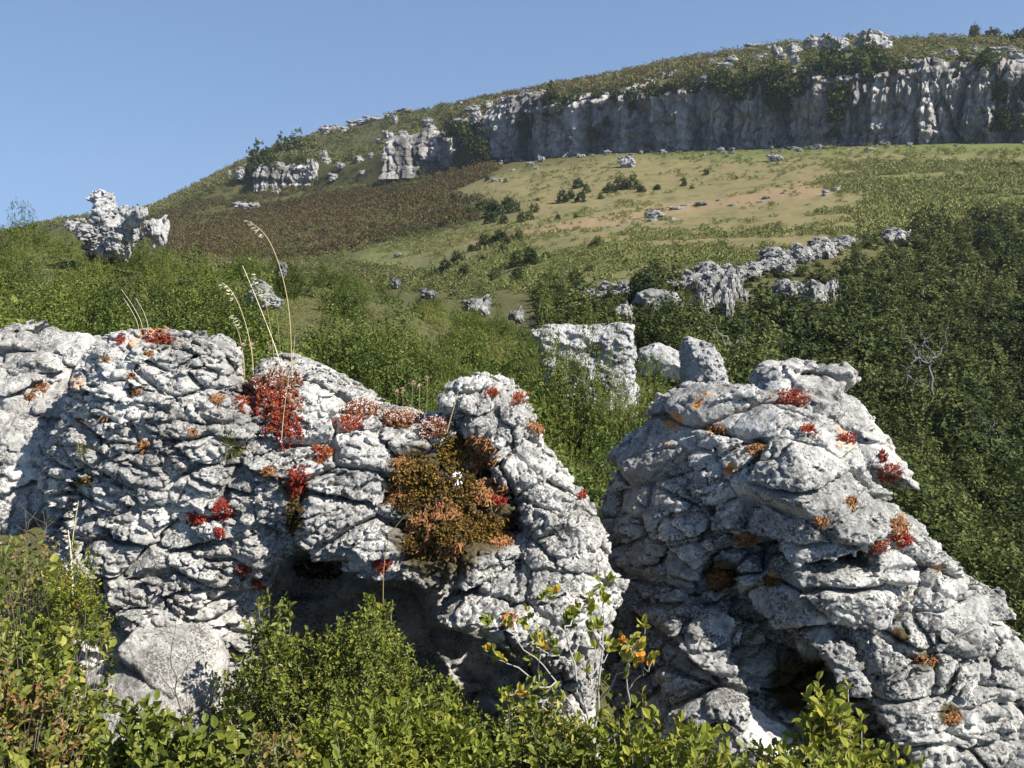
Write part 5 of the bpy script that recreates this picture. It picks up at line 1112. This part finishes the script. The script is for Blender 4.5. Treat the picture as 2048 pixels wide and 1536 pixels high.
for i, t in enumerate(CB.split()):
    u, v, w_ = map(float, t.split(',')); p = ground(u, v, ROW['J'], ROW['K'] + .4); s_ = w_ * p[1] / FPX / (.98 if 1420 < u < 1770 else 1.1)
    p = p + np.array([0, -3.2 if u > 985 else (-4.5 if u > 800 else -3), 0]) * (1 if p[2] < TP[int(np.argmin(np.abs(U - u))), int(ROW['K'] * SUB), 2] - .6 else .15)
    o = obj("cliff_shrub", CLB[i % 3], loc=(p[0], p[1], p[2] - .2), rot=(0, 0, rng.random() * 6), scale=(s_, s_, s_ * (.8 + .4 * rng.random())))
    if u < 700: lab, g = "dark rounded bush over the small cliff on the hill's left flank", "bushes over the small cliff"
    elif u < 980: lab, g = "bush beside the sunlit ribbed buttress", "bushes round the buttress"
    elif u < 1350: lab, g = "bush rooted on the left part of the long cliff", "bushes on the cliff's left part"
    elif u < 1860: lab, g = "bush hanging over the middle of the long cliff", "bushes on the cliff's middle"
    else: lab, g = "bush on the broken right end of the long cliff", "bushes on the cliff's right end"
    tag(o, lab, "bush", g)
# pines on the skyline
def pine(u, v, hpx, wpx, label):
    p = ground(u, v, ROW['L'] - .5, ROW['L'] + .2); s_ = p[1] / FPX; h = hpx * s_ * 1.25; r = wpx * s_ / 2
    root = tag(empty("pine_tree", p - np.array([0, 0, .5])), label, "tree", None); A = Acc()
    v_, f_ = tubes(np.array([[[0, 0, -1], [0, 0, h * .4], [.1, 0, h * .8]]]), np.array([[.22, .16, .06]]), 6); A.add(v_, f_, np.full(len(v_), .1)); obj("trunk", A.build("trunk", [M['bark']], True), root)
    A = Acc(); shrub_arrays(A, 260, r, r, h, .45, .4, per=5, spr=.5, seed=int(u), stems=False, low=.22, wob=.35, up=.5); obj("crown", A.build("crown", [M['leaf_valley']]), root)
for a in [(1951, 68, 26, 20, "leftmost dark pine on the skyline at the right"), (1984, 68, 24, 32, "broadest dark pine on the skyline at the right"), (2010, 70, 14, 16, "lowest dark pine on the skyline at the right"), (2029, 70, 20, 18, "pine next to the rightmost one on the skyline"), (2046, 70, 26, 20, "rightmost dark pine on the skyline")]: pine(*a)
# dead trees
def dead_tree(label, d, lines, r0):
    foot = at(*lines[0][0], d); root = tag(empty("dead_tree", foot), label, "dead tree"); r = np.random.default_rng(8); A = Acc()
    for k, l in enumerate(lines):
        p = np.array([at(u, v, d) for u, v in l]) - foot; p[:, 1] += np.linspace(0, r.normal() * .6, len(p)) if k else 0; t = np.linspace(0, 1, len(p)); tt = np.linspace(0, 1, 12); q = np.stack([np.interp(tt, t, p[:, i]) for i in range(3)], 1); q[1:-1] += r.normal(size=(10, 3)) * .035
        rr = r0 if k == 0 else r0 * .62; B = A if k == 0 else Acc()
        v, f = tubes(q[None], np.linspace(rr, rr * .35, 12)[None], 6); B.add(v, f, np.full(len(v), .6 + .4 * r.random()))
        for j in range(4, 12, 2):
            e = q[j] + r.normal(size=3) * .22 + np.array([0, 0, .12]); v, f = tubes(np.array([[q[j], (q[j] + e) / 2 + r.normal(size=3) * .04, e]]), np.array([[rr * .3, rr * .22, rr * .12]]), 4); B.add(v, f, np.full(len(v), .7))
        obj("trunk" if k == 0 else "branch", B.build("limb", [M['deadwood']], True), root)
dead_tree("bleached dead tree with forked bare branches amid the valley scrub", 31.0, [[(1866, 790), (1864, 758), (1859, 729), (1842, 720), (1820, 729), (1812, 750), (1813, 768)], [(1842, 720), (1831, 703), (1822, 685), (1800, 676)], [(1859, 729), (1870, 714), (1888, 692), (1893, 670), (1897, 648)], [(1842, 720), (1820, 712), (1806, 718)], [(1870, 714), (1860, 690), (1868, 672)], [(1813, 750), (1826, 757), (1840, 760)], [(1859, 729), (1876, 728), (1878, 716)], [(1831, 703), (1838, 686), (1834, 672)]], .045)
dead_tree("dark bare trunk with one crooked branch behind the slim rock finger", 21.0, [[(1464, 730), (1461, 706), (1455, 680), (1440, 668), (1424, 656)], [(1461, 700), (1470, 688), (1484, 681), (1492, 690)]], .03)
dead_tree("thin grey dead branch low in the valley scrub at the right", 30.0, [[(2000, 880), (1985, 858), (1965, 845), (1945, 838)], [(1985, 858), (1992, 838)]], .03)
log("far")
# ------------------------------------------------------------------ light and sky
SUN = norm(np.array([.63, -.36, .685]))
elev = math.asin(SUN[2]); az = math.atan2(SUN[0], SUN[1])      # azimuth from north (+Y) towards east (+X)
w = bpy.data.worlds.new("World"); bpy.context.scene.world = w; w.use_nodes = True
nt = w.node_tree; bg = nt.nodes["Background"]
sky = nt.nodes.new("ShaderNodeTexSky"); sky.sky_type = 'NISHITA'; sky.sun_disc = False
sky.sun_elevation = elev; sky.sun_rotation = az
sky.air_density = 1.0; sky.dust_density = .2; sky.ozone_density = 1.9; sky.altitude = 300
tc = nt.nodes.new("ShaderNodeTexCoord"); mp = nt.nodes.new("ShaderNodeMapping"); mp.inputs["Location"].default_value = (0, 0, .27); mp.inputs["Scale"].default_value = (1, 1, .7)
nt.links.new(tc.outputs["Generated"], mp.inputs[0]); nt.links.new(mp.outputs[0], sky.inputs[0])      # clear dry air: deep blue down to the hills
nt.links.new(sky.outputs[0], bg.inputs[0]); bg.inputs[1].default_value = .087
L = bpy.data.lights.new("sun", 'SUN'); L.energy = 5.0; L.angle = math.radians(.53); L.color = (1, .95, .87)
lo_ = bpy.data.objects.new("sun", L); C.objects.link(lo_)
from mathutils import Vector
lo_.rotation_euler = Vector(SUN).to_track_quat('Z', 'Y').to_euler()
# ---- thin summer haze
hm, hnt = nodes("haze_air"); ho = hnt.nodes.new("ShaderNodeOutputMaterial"); hv = hnt.nodes.new("ShaderNodeVolumePrincipled")
hv.inputs["Color"].default_value = (.80, .88, 1.0, 1); hv.inputs["Density"].default_value = .00019; hv.inputs["Anisotropy"].default_value = .2
hnt.links.new(hv.outputs[0], ho.inputs["Volume"])
x0, x1, y0, y1, z0, z1 = -900., 900., -30., 840., -24., 75.
bv = np.array([[x, y, z] for z in (z0, z1) for y in (y0, y1) for x in (x0, x1)])
tag(obj("haze", mesh("haze", bv, np.array([[0, 2, 3, 1], [4, 5, 7, 6], [0, 1, 5, 4], [2, 6, 7, 3], [0, 4, 6, 2], [1, 3, 7, 5]]), smooth=False, mats=[hm])), "thin bluish summer haze in the air", kind='stuff')
sc = bpy.context.scene
sc.view_settings.view_transform = 'Standard'; sc.view_settings.look = 'None'; sc.view_settings.exposure = 1.02; sc.view_settings.gamma = 1.0
sc.cycles.max_bounces = 6; sc.cycles.diffuse_bounces = 3; sc.cycles.transmission_bounces = 3; sc.cycles.transparent_max_bounces = 4
sc.cycles.use_denoising = True
log("done")
